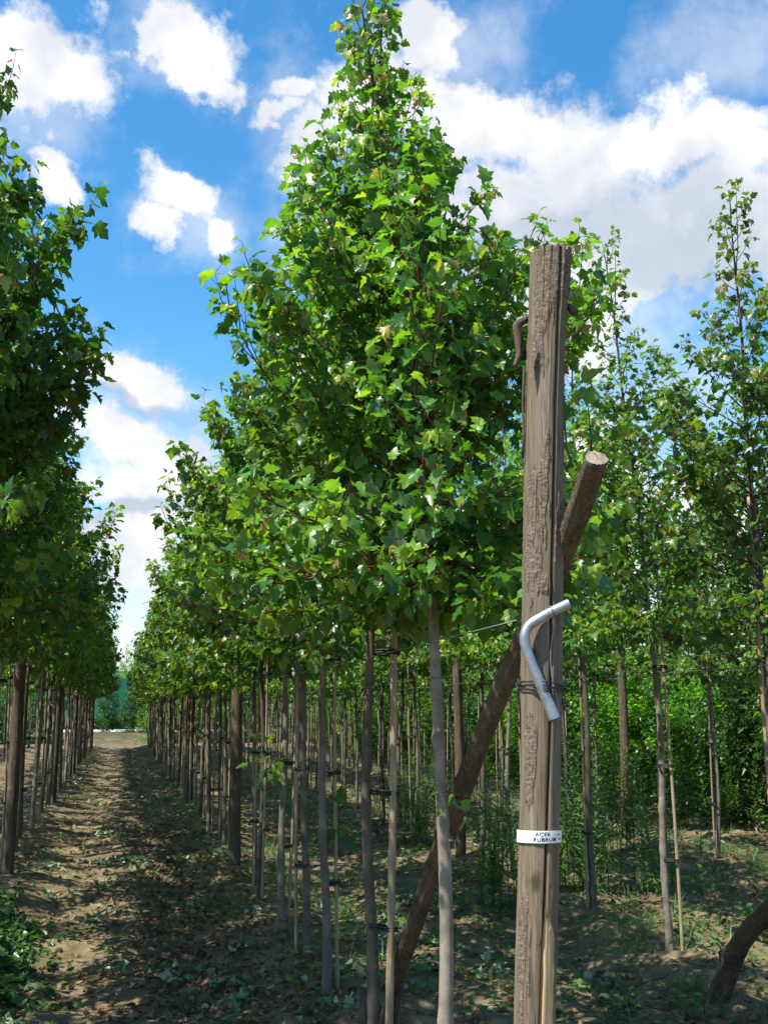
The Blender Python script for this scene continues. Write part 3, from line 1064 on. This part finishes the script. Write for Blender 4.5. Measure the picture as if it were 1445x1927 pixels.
# ------------------------------------------------------------------ strut behind the post
def make_strut(name, ctrl, r, label, caps=True):
    cpv = np.array([list(p) for p in ctrl])
    s = np.linspace(0, len(cpv) - 1, 90)
    pts = np.stack([np.interp(s, np.arange(len(cpv)), cpv[:, k]) for k in range(3)], 1)
    for _ in range(6):
        pts[1:-1] = (pts[:-2] + pts[2:] + 2 * pts[1:-1]) / 4
    mb = MB()
    NAa = 40
    t0 = unit(np.gradient(pts, axis=0))
    vs = []
    for i in range(len(pts)):
        u = np.cross(t0[i], [1, 0, 0.2])
        u /= np.linalg.norm(u)
        w = np.cross(t0[i], u)
        for k in range(NAa):
            a = k / NAa * 2 * math.pi
            q = i / 90 * 2.6
            rk = r * (0.86 + 0.3 * i / 90)
            rr = rk * (1 + 0.22 * fbm(math.cos(a) * 1.3, math.sin(a) * 1.3, q * 1.6, 3) + 0.16 * fbm(math.cos(a) * 5, math.sin(a) * 5, q * 2.5, 3))
            for kq, ka in ((0.5, 1.0), (1.15, 4.2), (1.5, 2.5), (1.9, 0.4)):
                rr += r * 0.4 * math.exp(-((q - kq) / 0.03) ** 2 - ((math.sin((a - ka) / 2)) / 0.22) ** 2)
            vs.append(pts[i] + rr * (math.cos(a) * u + math.sin(a) * w))
    ii = np.arange(89)[:, None] * NAa + np.arange(NAa)[None]
    jj = np.arange(89)[:, None] * NAa + (np.arange(NAa)[None] + 1) % NAa
    mb.add(np.array(vs), np.stack([ii, jj, jj + NAa, ii + NAa], -1).reshape(-1, 4), 0)
    mb.f.append((np.arange(NAa).reshape(1, -1)[:, ::-1], 1, False))
    o = mb.obj(name, [M['strut'], M['endgrain']])
    tag(o, label, 'strut', 'slanting struts bracing the end posts')
    return o


XS = 1.32
make_strut('bracing_strut', [at(1123, 862, 2.93), at(1083, 985, 3.12), at(1040, 1090, 3.33), at(962, 1250, 3.72), at(872, 1480, 4.28), at(812, 1640, 4.72), at(752, 1820, 5.22), at(722, 1960, 5.55)],
           0.036, 'rough slanting strut leaning on the labelled post, its cut end showing right of it')
make_strut('bracing_strut', [Vector((3.62, 2.9, 2.3)), Vector((3.60, 3.7, 1.5)), at(1472, 1690, 5.2), at(1415, 1742, 5.6), at(1378, 1800, 5.9), at(1352, 1870, 6.1), at(1340, 1940, 6.2), at(1335, 1990, 6.2)],
           0.05, 'dark slanting strut rising out of the ground at the right edge')

# ------------------------------------------------------------------ bent pipe, wrap, wire, name band
RF = 0.0585
pp = [at(1070, 1136, PFW - RF - .022), at(1040, 1150, PFW - RF - .022), at(1014, 1164, PFW - RF - .022), at(1002, 1171, PFW - RF - .022), at(992, 1180, PFW - RF - .022), at(986, 1193, PFW - RF - .022),
      at(986, 1207, PFW - RF - .022), at(990, 1222, PFW - RF - .022), at(1003, 1256, PFW - RF - .022), at(1020, 1296, PFW - RF - .022), at(1043, 1352, PFW - RF - .022)]
cpv = np.array([list(p) for p in pp])
ss_ = np.concatenate([[0], np.cumsum(np.linalg.norm(np.diff(cpv, axis=0), axis=1))])
tt = np.linspace(0, ss_[-1], 70)
pts = np.stack([np.interp(tt, ss_, cpv[:, k]) for k in range(3)], 1)
for _ in range(5):
    pts[1:-1] = (pts[:-2] + pts[2:] + 2 * pts[1:-1]) / 4
mb = MB()
rp = np.full(70, 0.0150)
rp[-22:] = np.linspace(0.0150, 0.0172, 22)
mb.tube(pts, rp, 24, 0, cap=False)
mb.tube(pts[::-1], rp[::-1] - 0.0022, 24, 0, cap=False)
root = empty('bent_pipe', tuple(pp[6]))
o = mb.obj('pipe', M['zinc'], root)
o.location = -root.location
for e, rr_, sgn in ((0, 0.0150, 1), (69, 0.0172, -1)):
    rb = MB()
    tdir = (pts[1] - pts[0]) if e == 0 else (pts[-1] - pts[-2])
    tdir = tdir / np.linalg.norm(tdir)
    u = np.cross(tdir, [0, 1, 0.1]); u /= np.linalg.norm(u); w = np.cross(tdir, u)
    A = np.arange(24) / 24 * 2 * math.pi
    ring = lambda r, q: q + r * (np.cos(A)[:, None] * u + np.sin(A)[:, None] * w)
    off = -tdir * 0.0006 if e == 0 else tdir * 0.0006
    vs = np.concatenate([ring(rr_, pts[e] + off), ring(rr_ - 0.0024, pts[e] + off)])
    rb.add(vs, [(i, (i + 1) % 24, 24 + (i + 1) % 24, 24 + i) for i in range(24)], smooth=False)
    o = rb.obj('pipe_rim', M['zinc'], root)
    o.location = -root.location
tag(root, 'galvanised steel pipe bent in a sharp elbow and lashed to the labelled post', 'pipe')

mb = MB()
for dz, tl, rr_ in ((0, 0.004, .0022), (0.006, -0.003, .0022), (0.012, 0.006, .0022), (-0.005, 0.002, .002), (0.017, -0.004, .002)):
    a = np.linspace(0, 2 * math.pi, 60)
    cz = zof(1297)
    pl = []
    for q in a:
        z = cz + dz + tl * math.sin(q * 2 + dz * 300) - 0.012 * math.sin(q) * 0.4
        c = post_c(z)
        R_ = PR + 0.007
        bul = 0.034 * max(0, math.cos(q + 0.03)) ** 14      # passes over the pipe
        pl.append(list(c + RT * (math.sin(q) * R_) + Bv * (math.cos(q) * (R_ + bul))))
    mb.tube(pl, rr_, 6, cap=False)
tag(mb.obj('binding_wire', M['black']), 'black wire wound around the post and over the bent pipe', 'wire')
mb = MB()
lp = [(1037, 1148), (1042, 1160), (1041, 1185), (1036, 1215), (1035, 1245), (1038, 1275), (1045, 1305), (1051, 1325), (1053, 1345)]
cv = np.array([list(at(x, y, PFW - RF - .006)) for x, y in lp])
cv[0] = list(at(1037, 1146, PFW - RF - .036))
t_ = np.linspace(0, len(cv) - 1, 40)
cv = np.stack([np.interp(t_, np.arange(len(cv)), cv[:, k]) for k in range(3)], 1)
for _ in range(3):
    cv[1:-1] = (cv[:-2] + cv[2:] + 2 * cv[1:-1]) / 4
mb.tube(cv, 0.0016, 6)
a = np.linspace(0, 2 * math.pi, 20)
q = np.array(list(at(1037, 1151, PFW - RF - .022)))
dv = unit((cpv[1] - cpv[0]).reshape(1, 3))[0]
u = np.cross(dv, [0, 0, 1.0]); u /= np.linalg.norm(u); w = np.cross(dv, u)
for sft in (-0.004, 0.0, 0.012):
    mb.tube(q + dv * sft + 0.0165 * (np.cos(a)[:, None] * u + np.sin(a)[:, None] * w), 0.0014, 5, cap=False)
tag(mb.obj('hanging_wire', M['wire']), 'thin loose grey wire hanging from the bent pipe', 'wire')
mb = MB()
mb.tube([at(1060, 908, 3.22), at(1072, 907, 3.2), at(1084, 898, 3.15), at(1092, 888, 3.1)], 0.002, 5)
tag(mb.obj('nail_wire', M['wire']), 'short bent wire between the post and the strut stub', 'wire')

# name band
root = empty('name_band', tuple(post_c(zof(1573))))
mb = MB()
NB = 96
zb0, zb1 = zof(1584), zof(1561.5)
prof = [(0.0, 0.0), (0.0016, 0.0), (0.0016, 1.0), (0.0, 1.0)]
vs = []
for i in range(NB):
    a = i / NB * 2 * math.pi
    for (dr, tz) in prof:
        z = zb0 + (zb1 - zb0) * tz + 0.0035 * math.cos(a)
        c = post_c(z)
        R_ = PR + 0.0042 + dr
        vs.append(c + RT * (math.sin(a) * R_) + Bv * (math.cos(a) * R_))
fc = []
for i in range(NB):
    j = (i + 1) % NB
    for k in range(4):
        l = (k + 1) % 4
        fc.append((i * 4 + k, j * 4 + k, j * 4 + l, i * 4 + l))
mb.add(np.array([list(v) for v in vs]), fc, 0, smooth=False)
o = mb.obj('band', M['white'], root)
o.location = -root.location
tag(root, 'white plastic band printed ACER RUBRUM around the post', 'name band')


def band_text(txt, size, ox, dz, mat, name, bold=0.0, shear=0.0):
    cu = bpy.data.curves.new('lettering', 'FONT')
    cu.body = txt
    cu.size = size
    cu.align_x = 'CENTER'
    cu.offset = bold
    cu.shear = shear
    cu.space_character = 1.08
    tmp = bpy.data.objects.new('lettering_tmp', cu)
    col.objects.link(tmp)
    bpy.context.view_layer.update()
    me = bpy.data.meshes.new_from_object(tmp.evaluated_get(bpy.context.evaluated_depsgraph_get()))
    bpy.data.objects.remove(tmp)
    zc = (zb0 + zb1) / 2
    for v in me.vertices:
        a = (v.co.x + ox) / PR
        z = zc + dz + v.co.y + 0.0035 * math.cos(a)
        c = post_c(z)
        R_ = PR + 0.0042 + 0.0016 + 0.0007
        v.co = c + RT * (math.sin(a) * R_) + Bv * (math.cos(a) * R_)
    me.materials.clear()
    me.materials.append(mat)
    o = bpy.data.objects.new(name, me)
    col.objects.link(o)
    o.parent = root
    o.location = -root.location
    return o


band_text('ACER', 0.0155, 0.001, 0.0022, M['ink'], 'lettering', 0.0002)
band_text('RUBRUM', 0.0155, 0.008, -0.0125, M['ink'], 'lettering', 0.0004)
sb = MB()
rg = np.random.default_rng(3)
for (x0, dz, nn) in ((0.036, 0.006, 7), (0.046, -0.006, 6)):
    pl = []
    for i in range(nn * 3):
        a = (x0 + i * 0.0011) / PR
        z = (zb0 + zb1) / 2 + dz + 0.0035 * math.sin(i * 1.9) * (1 if i % 5 else 1.7) + 0.0035 * math.cos(a)
        c = post_c(z)
        R_ = PR + 0.0064
        pl.append(list(c + RT * (math.sin(a) * R_) + Bv * (math.cos(a) * R_)))
    sb.tube(pl, 0.0004, 4)
o = sb.obj('handwriting', M['pencil'], root)
o.location = -root.location

# ------------------------------------------------------------------ other posts of the rows
def make_plain_post(seed, H, r, mt_='strut'):
    mb = MB()
    nz, na = 60, 24
    vs = []
    for i in range(nz):
        z = -0.2 + (H + 0.2) * i / (nz - 1)
        for k in range(na):
            a = k / na * 2 * math.pi
            rr = r * (1 - 0.05 * z) * (1 + 0.05 * fbm(math.cos(a) + seed, math.sin(a), z * 1.2, 3)) - 0.008 * math.exp(-((a - 2 - 0.1 * math.sin(z * 3)) / 0.12) ** 2)
            vs.append((rr * math.cos(a) + 0.02 * math.sin(z * 0.9 + seed), rr * math.sin(a), z))
    ii = np.arange(nz - 1)[:, None] * na + np.arange(na)[None]
    jj = np.arange(nz - 1)[:, None] * na + (np.arange(na)[None] + 1) % na
    mb.add(np.array(vs), np.stack([ii, jj, jj + na, ii + na], -1).reshape(-1, 4), 0)
    mb.f.append((((nz - 1) * na + np.arange(na)).reshape(1, -1), 1, False))
    return mb.obj('wooden_post', [M[mt_], M['endgrain']])


pposts = [make_plain_post(1.0, 2.9, 0.060), make_plain_post(4.0, 2.8, 0.055)]
spots = [(1.16, 10.85, 'dark thick post among the slim trunks of the sunlit row right of the path'),
         (-0.97, 11.0, 'dark thick post at the near left edge of the path'),
         (5.93, 12.15, 'grey thick post standing in the row before the hedge')]
spots += [(1.2, y, 'further wooden post among the far trunks right of the path') for y in (18.9, 26.9, 34.9, 42.9)]
spots += [(-1.02, y, 'further wooden post among the far trunks left of the path') for y in (19.0, 27.0, 35.0, 43.0)]
spots += [(3.52, 11.1, 'thick post in the thin-crowned row right of the labelled post'), (3.52, 19.2, 'further thick post in the thin-crowned row'), (3.75, 2.85, 'end post at the head of the slanting strut on the right')]
for i, (x, y, lab) in enumerate(spots):
    o = pposts[i] if i < 2 else pposts[i % 2].copy()
    if i >= 2:
        col.objects.link(o)
    o.location = (x, y, ground_h(x, y))
    o.rotation_euler = (random.gauss(0, .012), random.gauss(0, .012), random.uniform(0, 6.28))
    tag(o, lab, 'post', 'wooden posts standing in the tree rows')

# ------------------------------------------------------------------ wires along the rows
def wire(x, y0, y1, z, label, dz=0.0):
    mb = MB()
    y = np.arange(y0, y1 + 0.01, 1.0)
    sag = -0.03 * np.abs(np.sin((y - y0) / 8 * math.pi))
    mb.tube(np.stack([np.full_like(y, x), y, z + sag + dz * (y - y0)], 1), 0.0018, 5)
    tag(mb.obj('support_wire', M['wire']), label, 'wire', 'straight wires strung along the tree rows')


wire(1.14, 3.0, 44, 1.86, 'straight wire strung from the labelled post past the bamboo cane')
wire(-1.02, 3.0, 44, 1.88, 'straight wire strung along the dark row left of the path')
wire(3.56, 3.0, 40, 1.96, 'bright straight wire strung across the trunks at the right edge')
wire(3.47, 3.0, 40, 1.86, 'lower straight wire just under the bright one at the right edge')
wire(6.04, 8.0, 40, 2.0, 'straight wire strung along the row before the hedge')

# ------------------------------------------------------------------ far end of the path
root = empty('net_screen', (-8.0, 79, 0.0))
mb = MB()
nseg = 90
xs_ = np.linspace(-9, 9, nseg)
vs = []
for z, k in ((0.85, 0.0), (2.2, 1.0), (3.6, 0.3)):
    for x in xs_:
        vs.append((x, 0.22 * math.sin(x * 1.4) * k + 0.1 * fbm(x * 0.8, z, 1.0, 2), z + (0.12 * math.sin(x * 0.9) if z > 3 else 0)))
ii = np.arange(2)[:, None] * nseg + np.arange(nseg - 1)[None]
mb.add(np.array(vs), np.stack([ii, ii + 1, ii + 1 + nseg, ii + nseg], -1).reshape(-1, 4))
o = mb.obj('net', M['net'], root)
mb = MB()
mb.box((-9, 0.25, 0.0), (9, 0.4, 0.85))  # dark strip added to stand for the shadowy gap below the net
mb.obj('gap_shade_strip', M['gap_and_pole_dark'], root)
for x in (-8.5, -4.2, 0.0, 4.2, 8.5):
    mb = MB()
    mb.tube([(x, 0.42, 0), (x, 0.42, 3.6)], 0.06, 8)
    mb.obj('support_pole', M['gap_and_pole_dark'], root)
tag(root, 'long dark green netting screen beyond the end of the path', 'screen')

for i, (px, D_, s, lab) in enumerate([(203, 57, 0.75, 'small dark bushy tree left in front of the green screen'), (254, 55, 0.7, 'bushy tree right in front of the green screen, next to the row'),
                                      (236, 100, 1.25, 'yellow-green tree rising behind the green screen'), (262, 96, 1.1, 'tree behind the green screen, half hidden by the right row'),
                                      (180, 98, 1.1, 'tree behind the green screen, mostly hidden by the left row')]):
    p = at(px, 1333, D_)
    o = copy_tree(sroots[1 if i != 2 else 0])  # dark leaf colour stands in for shade and backlight on these bushes
    o.name = 'bushy_tree'
    o.location = (p.x, p.y, ground_h(p.x, p.y) - 0.1)
    o.scale = (s * 1.5, s * 1.5, s * (1.35 if i < 2 else 1.75))
    o.rotation_euler = (0, 0, i * 1.3)
    tag(o, lab, 'tree', 'bushes and trees around the green screen')

for i, (x, y, s) in enumerate([(-11.5 + 0.82 * k, 51 + (k * 7 % 5) * 0.6, 1.0 + 0.1 * (k % 4)) for k in range(11)] + [(1.6 + 0.8 * k, 50.5 + (k * 3 % 5) * 0.6, 1.0 + 0.1 * (k % 4)) for k in range(13)]):
    o = copy_tree(sroots[(1, 0, 1, 2)[i % 4]])
    set_down(o, x, y, i * 1.9, (s, s, s * 0.85))
    tag(o, 'green shrub closing the far end of the tree rows, glimpsed between trunks', 'shrub', 'shrubs closing the far end of the rows')

# ------------------------------------------------------------------ ground cover
rng = np.random.default_rng(77)


def scatter(n, fx, fy, dens=None):
    out = []
    while len(out) < n:
        x, y = fx(), fy()
        if dens is None or rng.uniform() < dens(x, y):
            out.append((x, y))
    return out


def near_y(lo=3.0, hi=30.0):
    return lo * (hi / lo) ** rng.uniform()


def flat_leaves(mb, pts, size, v, shape, mat=0, lift=0.012, tilt=0.45):
    P, D, Nn, S, V = [], [], [], [], []
    for (x, y) in pts:
        a = rng.uniform(0, 6.28)
        P.append((x, y, ground_h(x, y) + lift * rng.uniform(0.4, 1.8)))
        D.append((math.cos(a), math.sin(a), rng.uniform(-0.15, 0.5)))
        Nn.append(np.array([0, 0, 1.0 if rng.uniform() < 0.62 else -1.0]) + rng.normal(0, tilt, 3))
        S.append(size * rng.uniform(0.55, 1.25))
        V.append(rng.uniform(*v))
    leaf_batch(mb, P, D, Nn, S, V, shape, mat, rng)


# dead leaves
mb = MB()
lit = [(rng.normal(0.6, 0.35), near_y(4.5, 16)) for _ in range(4500)]
lit += scatter(9000, lambda: rng.uniform(-2.2, 8.0), lambda: near_y(3.0, 34),
              lambda x, y: 0.12 + (0.9 if fbm(x * 1.1, y * 0.8, 31.0, 3) > 0.12 else 0.0))
flat_leaves(mb, lit, 0.038, (0, 1), MAPLE, lift=0.012)
tag(mb.obj('leaf_litter', [M['litter']]), 'brown dead leaves lying over the soil', 'leaf litter', kind='stuff')
# cut green shoots lying in heaps on the path and between the rows
mb = MB()
cent = scatter(60, lambda: rng.uniform(-1.0, 3.4), lambda: near_y(5.0, 40), lambda x, y: 1.0)
cent += [(0.62, 6.2), (0.72, 6.6), (0.3, 7.0), (0.25, 10.5), (0.4, 11.4), (0.1, 12.0), (0.7, 9.0), (0.65, 8.7), (-0.55, 11.5), (1.55, 6.2), (1.8, 7.4), (2.3, 6.4), (0.55, 5.6), (0.0, 14.5), (0.45, 15.2)] 
pts_ = []
for (x, y) in cent:
    s = rng.uniform(0.05, 0.15)
    for q in range(int(rng.integers(9, 30))):
        pts_.append((x + rng.normal(0, s), y + rng.normal(0, s * 0.9)))
flat_leaves(mb, pts_, 0.054, (0.1, 1), MAPLE, lift=0.035, tilt=0.75)
tag(mb.obj('cut_foliage', [M['clip']]), 'pale wilting cut leaves strewn over the path and the soil', 'clippings', kind='stuff')
# clods of soil
ICO = []
gr = (1 + 5 ** 0.5) / 2
for a_, b_ in ((1, gr), (-1, gr), (1, -gr), (-1, -gr)):
    ICO += [(0, a_, b_), (a_, b_, 0), (b_, 0, a_)]
ICO = unit(np.array(ICO, float))
import itertools
DM = np.linalg.norm(ICO[:, None] - ICO[None], axis=2)
ICOF = []
for i, j, k in itertools.combinations(range(12), 3):
    if max(DM[i, j], DM[j, k], DM[i, k]) < 1.2:
        nrm = np.cross(ICO[j] - ICO[i], ICO[k] - ICO[i])
        ICOF.append((i, j, k) if np.dot(nrm, ICO[i]) > 0 else (i, k, j))
mb = MB()
cl = scatter(5200, lambda: rng.uniform(-1.6, 7.5), lambda: near_y(3.0, 20), lambda x, y: 0.25 + 0.75 * (fbm(x * 1.5, y * 1.5, 51.0, 3) > 0.1))
for (x, y) in cl:
    r_ = 0.006 + 0.022 * rng.uniform() ** 3
    v = ICO * (1 + rng.normal(0, 0.16, (12, 1))) * r_ * np.array([rng.uniform(.8, 1.4), rng.uniform(.8, 1.4), rng.uniform(.6, .9)])
    mb.add(v + np.array([x, y, ground_h(x, y) + r_ * 0.25]), ICOF, 0)
tag(mb.obj('soil_clods', [M['soil']]), 'small clods of sandy soil lying over the ground', 'clods', kind='stuff')
# bare cut twigs
mb = MB()
for (x, y) in scatter(700, lambda: rng.uniform(-1.6, 7.0), lambda: near_y(3.0, 26)):
    a = rng.uniform(0, 6.28)
    L = rng.uniform(0.08, 0.5)
    n = 5
    q = [(x + math.cos(a + 0.2 * k) * L * k / n, y + math.sin(a + 0.2 * k) * L * k / n) for k in range(n)]
    mb.tube([(u, v, ground_h(u, v) + 0.008 + 0.012 * rng.uniform()) for u, v in q], rng.uniform(0.0015, 0.004), 4)
tag(mb.obj('fallen_twigs', [M['twig']]), 'bare cut twigs scattered on the soil', 'twigs', kind='stuff')
# low broad-leaved weeds
mb = MB()


def weed_d(x, y):
    if x > 1.7:
        return 0.85 if fbm(x * 0.7, y * 0.6, 12.0, 3) > -0.05 else 0.12
    if abs(x - 0.1) < 0.75:
        return 0.12
    return 0.5 if fbm(x * 1.2, y * 0.8, 17.0, 3) > 0.02 else 0.1


P, D, Nn, S, V = [], [], [], [], []
for (x, y) in scatter(2900, lambda: rng.uniform(-2.6, 9.0), lambda: near_y(3.2, 54), weed_d) + [(rng.uniform(-1.3, -0.75), rng.uniform(5.6, 9.5)) for _ in range(260)]:
    g = ground_h(x, y)
    hh = rng.uniform(0.02, 0.13) * (1.5 if x < -0.7 and y < 9.6 else 1)
    for q in range(int(rng.integers(5, 12))):
        a = rng.uniform(0, 6.28)
        r_ = rng.uniform(0, 0.06)
        P.append((x + r_ * math.cos(a), y + r_ * math.sin(a), g + hh * rng.uniform(0.1, 1)))
        D.append((math.cos(a), math.sin(a), rng.uniform(-0.1, 0.7)))
        Nn.append(np.array([0, 0, 1.0]) + rng.normal(0, 0.4, 3))
        S.append(rng.uniform(0.025, 0.07))
        V.append(rng.uniform(0, 1))
leaf_batch(mb, P, D, Nn, S, V, OVAL, 0, rng)
P, D, Nn, S, V = [], [], [], [], []
for _ in range(2600):      # a leafy patch at the foot of the left row
    x, y = rng.normal(-0.82, 0.2), rng.uniform(5.4, 8.6)
    a = rng.uniform(0, 6.28)
    P.append((x, y, ground_h(x, y) + rng.uniform(0.01, 0.20) * max(0.15, 1 - abs(x + 0.82) / 0.4)))
    D.append((math.cos(a), math.sin(a), rng.uniform(-0.2, 0.6)))
    Nn.append(np.array([0, 0, 1.0]) + rng.normal(0, 0.45, 3))
    S.append(rng.uniform(0.03, 0.075))
    V.append(rng.uniform(0, 0.25))  # low tones only: shade on this patch put into the leaf colour
leaf_batch(mb, P, D, Nn, S, V, MAPLE, 0, rng)
tag(mb.obj('ground_weeds', [M['weed']]), 'low green broad-leaved weeds on the soil between the trunks', 'weeds', kind='stuff')
# grass tufts
mb = MB()
P, D, Nn, S, V = [], [], [], [], []


def grass_d(x, y):
    r = min(abs(x - q) for q in (3.52, 6.0, 1.2))
    return (0.9 if r < 0.5 else 0.25) * (1.0 if fbm(x * 0.8, y * 0.5, 40.0, 3) > -0.1 else 0.15) * (1 if x > 1.6 else 0.25) * (0.4 if y < 7.5 else 1.0)


for (x, y) in scatter(2300, lambda: rng.uniform(0.8, 9.0), lambda: near_y(4.5, 36), grass_d):
    g = ground_h(x, y)
    hh = rng.uniform(0.06, 0.26)
    for q in range(int(rng.integers(10, 22))):
        a = rng.uniform(0, 6.28)
        r_ = rng.uniform(0, 0.05)
        P.append((x + r_ * math.cos(a), y + r_ * math.sin(a), g))
        D.append((0.5 * math.cos(a), 0.5 * math.sin(a), rng.uniform(0.5, 1.4)))
        Nn.append((-math.cos(a), -math.sin(a), 0.5))
        S.append(hh * rng.uniform(0.5, 1.1))
        V.append(rng.uniform(0, 1))
n = len(P)
leaf_batch(mb, P, D, Nn, S, V, [(x * 0.16, y) for x, y in BLADE], 0, rng)
tag(mb.obj('grass', [M['weed']]), 'thin green grass growing along the rows on the right', 'grass', kind='stuff')

# tall upright weeds
def make_weed(seed):
    r = np.random.default_rng(seed)
    root = empty('tall_weed')
    ms, mf = MB(), MB()
    P, D, Nn, S, V = [], [], [], [], []
    for s in range(14):
        a = r.uniform(0, 6.28)
        H = r.uniform(0.55, 1.15)
        x0, y0 = r.normal(0, 0.15, 2)
        zt = np.linspace(-0.03, H, 14)
        px = x0 + 0.10 * math.cos(a) * (zt / H) ** 2
        py = y0 + 0.10 * math.sin(a) * (zt / H) ** 2
        ms.tube(np.stack([px, py, zt], 1), np.linspace(0.004, 0.0015, 14), 5)
        for k in range(48):
            z = H * (0.12 + 0.88 * k / 48)
            b = k * 2.4 + r.normal(0, 0.2)
            P.append((np.interp(z, zt, px), np.interp(z, zt, py), z))
            D.append((math.cos(b), math.sin(b), r.uniform(0.3, 1.3)))
            Nn.append((-math.cos(b) * 0.5, -math.sin(b) * 0.5, 1.0))
            S.append(r.uniform(0.07, 0.14) * (1.1 - 0.4 * z / H))
            V.append(r.uniform(0.2, 1))
    leaf_batch(mf, P, D, Nn, S, V, [(x * 1.9, y) for x, y in BLADE], 0, r)
    ms.obj('stem', M['weed'], root)
    mf.obj('foliage', M['weed'], root)
    return root


wp = [make_weed(1), make_weed(2), make_weed(3)]
wspots = []
for (px, py) in ((775, 1600), (800, 1570), (760, 1560), (1085, 1690), (1110, 1640), (1090, 1590), (1060, 1560), (1160, 1610), (1140, 1540), (1290, 1560), (1215, 1680), (955, 1720), (980, 1640), (1380, 1560), (840, 1520)):
    f, r_, u = ray(px, py)
    s = -EYE / u
    wspots.append(FW * (f * s) + RT * (r_ * s))
WL = ['tall feathery weed clump just left of the strut foot', 'tall feathery weed clump behind the slanting strut', 'tall feathery weed clump in shade left of the strut',
      'weed clump right beside the labelled post in front of the others', 'weed clump just right of the post, second back', 'weed clump right of the post, third back', 'weed clump right of the post, farthest back of four',
      'weed clump at the foot of the grey thick post before the hedge', 'weed clump just left behind the grey thick post', 'weed clump in front of the hedge right of centre', 'weed clump between two trunks of the thin-crowned row',
      'weed clump left of the labelled post near its foot', 'weed clump left behind the labelled post', 'weed clump in front of the hedge by the right edge', 'far weed clump between the pale trunk and the slanting strut']
for i, p in enumerate(wspots):
    o = wp[i] if i < 3 else copy_tree(wp[i % 3])
    set_down(o, p.x, p.y, i * 1.7, (0.85 + 0.1 * (i % 4),) * 3)
    tag(o, WL[i], 'weed', 'tall weeds between the rows')

# leafy side shoots low on some trunks
def sprout(px, py, fw, label, s):
    mb = MB()
    r = np.random.default_rng(int(px))
    P, D, Nn, S, V = [], [], [], [], []
    c = at(px, py, fw)
    for k in range(16):
        v = r.normal(0, 1, 3) * np.array([0.05, 0.05, 0.07]) * s
        P.append(v + np.array(c)); D.append(v + np.array([0, 0, -0.02])); Nn.append((r.normal(0, .4), r.normal(0, .4), 1)); S.append(0.06 * s * r.uniform(.6, 1.2)); V.append(r.uniform(0.1, 0.85))
        mb.tube([np.array(c), np.array(c) + v], 0.0012, 3, 1)
    leaf_batch(mb, P, D, Nn, S, V, MAPLE, 0, r)
    tag(mb.obj('leafy_sprout', [M['leaf'], M['twig']]), label, 'sprout')


sprout(505, 1435, 8.2, 'tuft of leaves sprouting low on the slim pale trunk', 1.3)
sprout(640, 1560, 6.3, 'tuft of leaves sprouting from the trunk next to the bamboo cane', 1.2)
sprout(858, 1500, 4.15, 'tiny green sprout low on the nearest pale trunk', 0.6)

# short stub and ground bits near the camera
p = at(684, 1900, 5.55)
mb = MB()
mb.tube([(p.x, p.y, -0.1), (p.x + 0.005, p.y, 0.12), (p.x + 0.01, p.y, 0.22)], [0.035, 0.032, 0.028], 12)
tag(mb.obj('wooden_stub', [M['strut']]), 'short cut wooden stub left of the bamboo cane foot', 'stub')
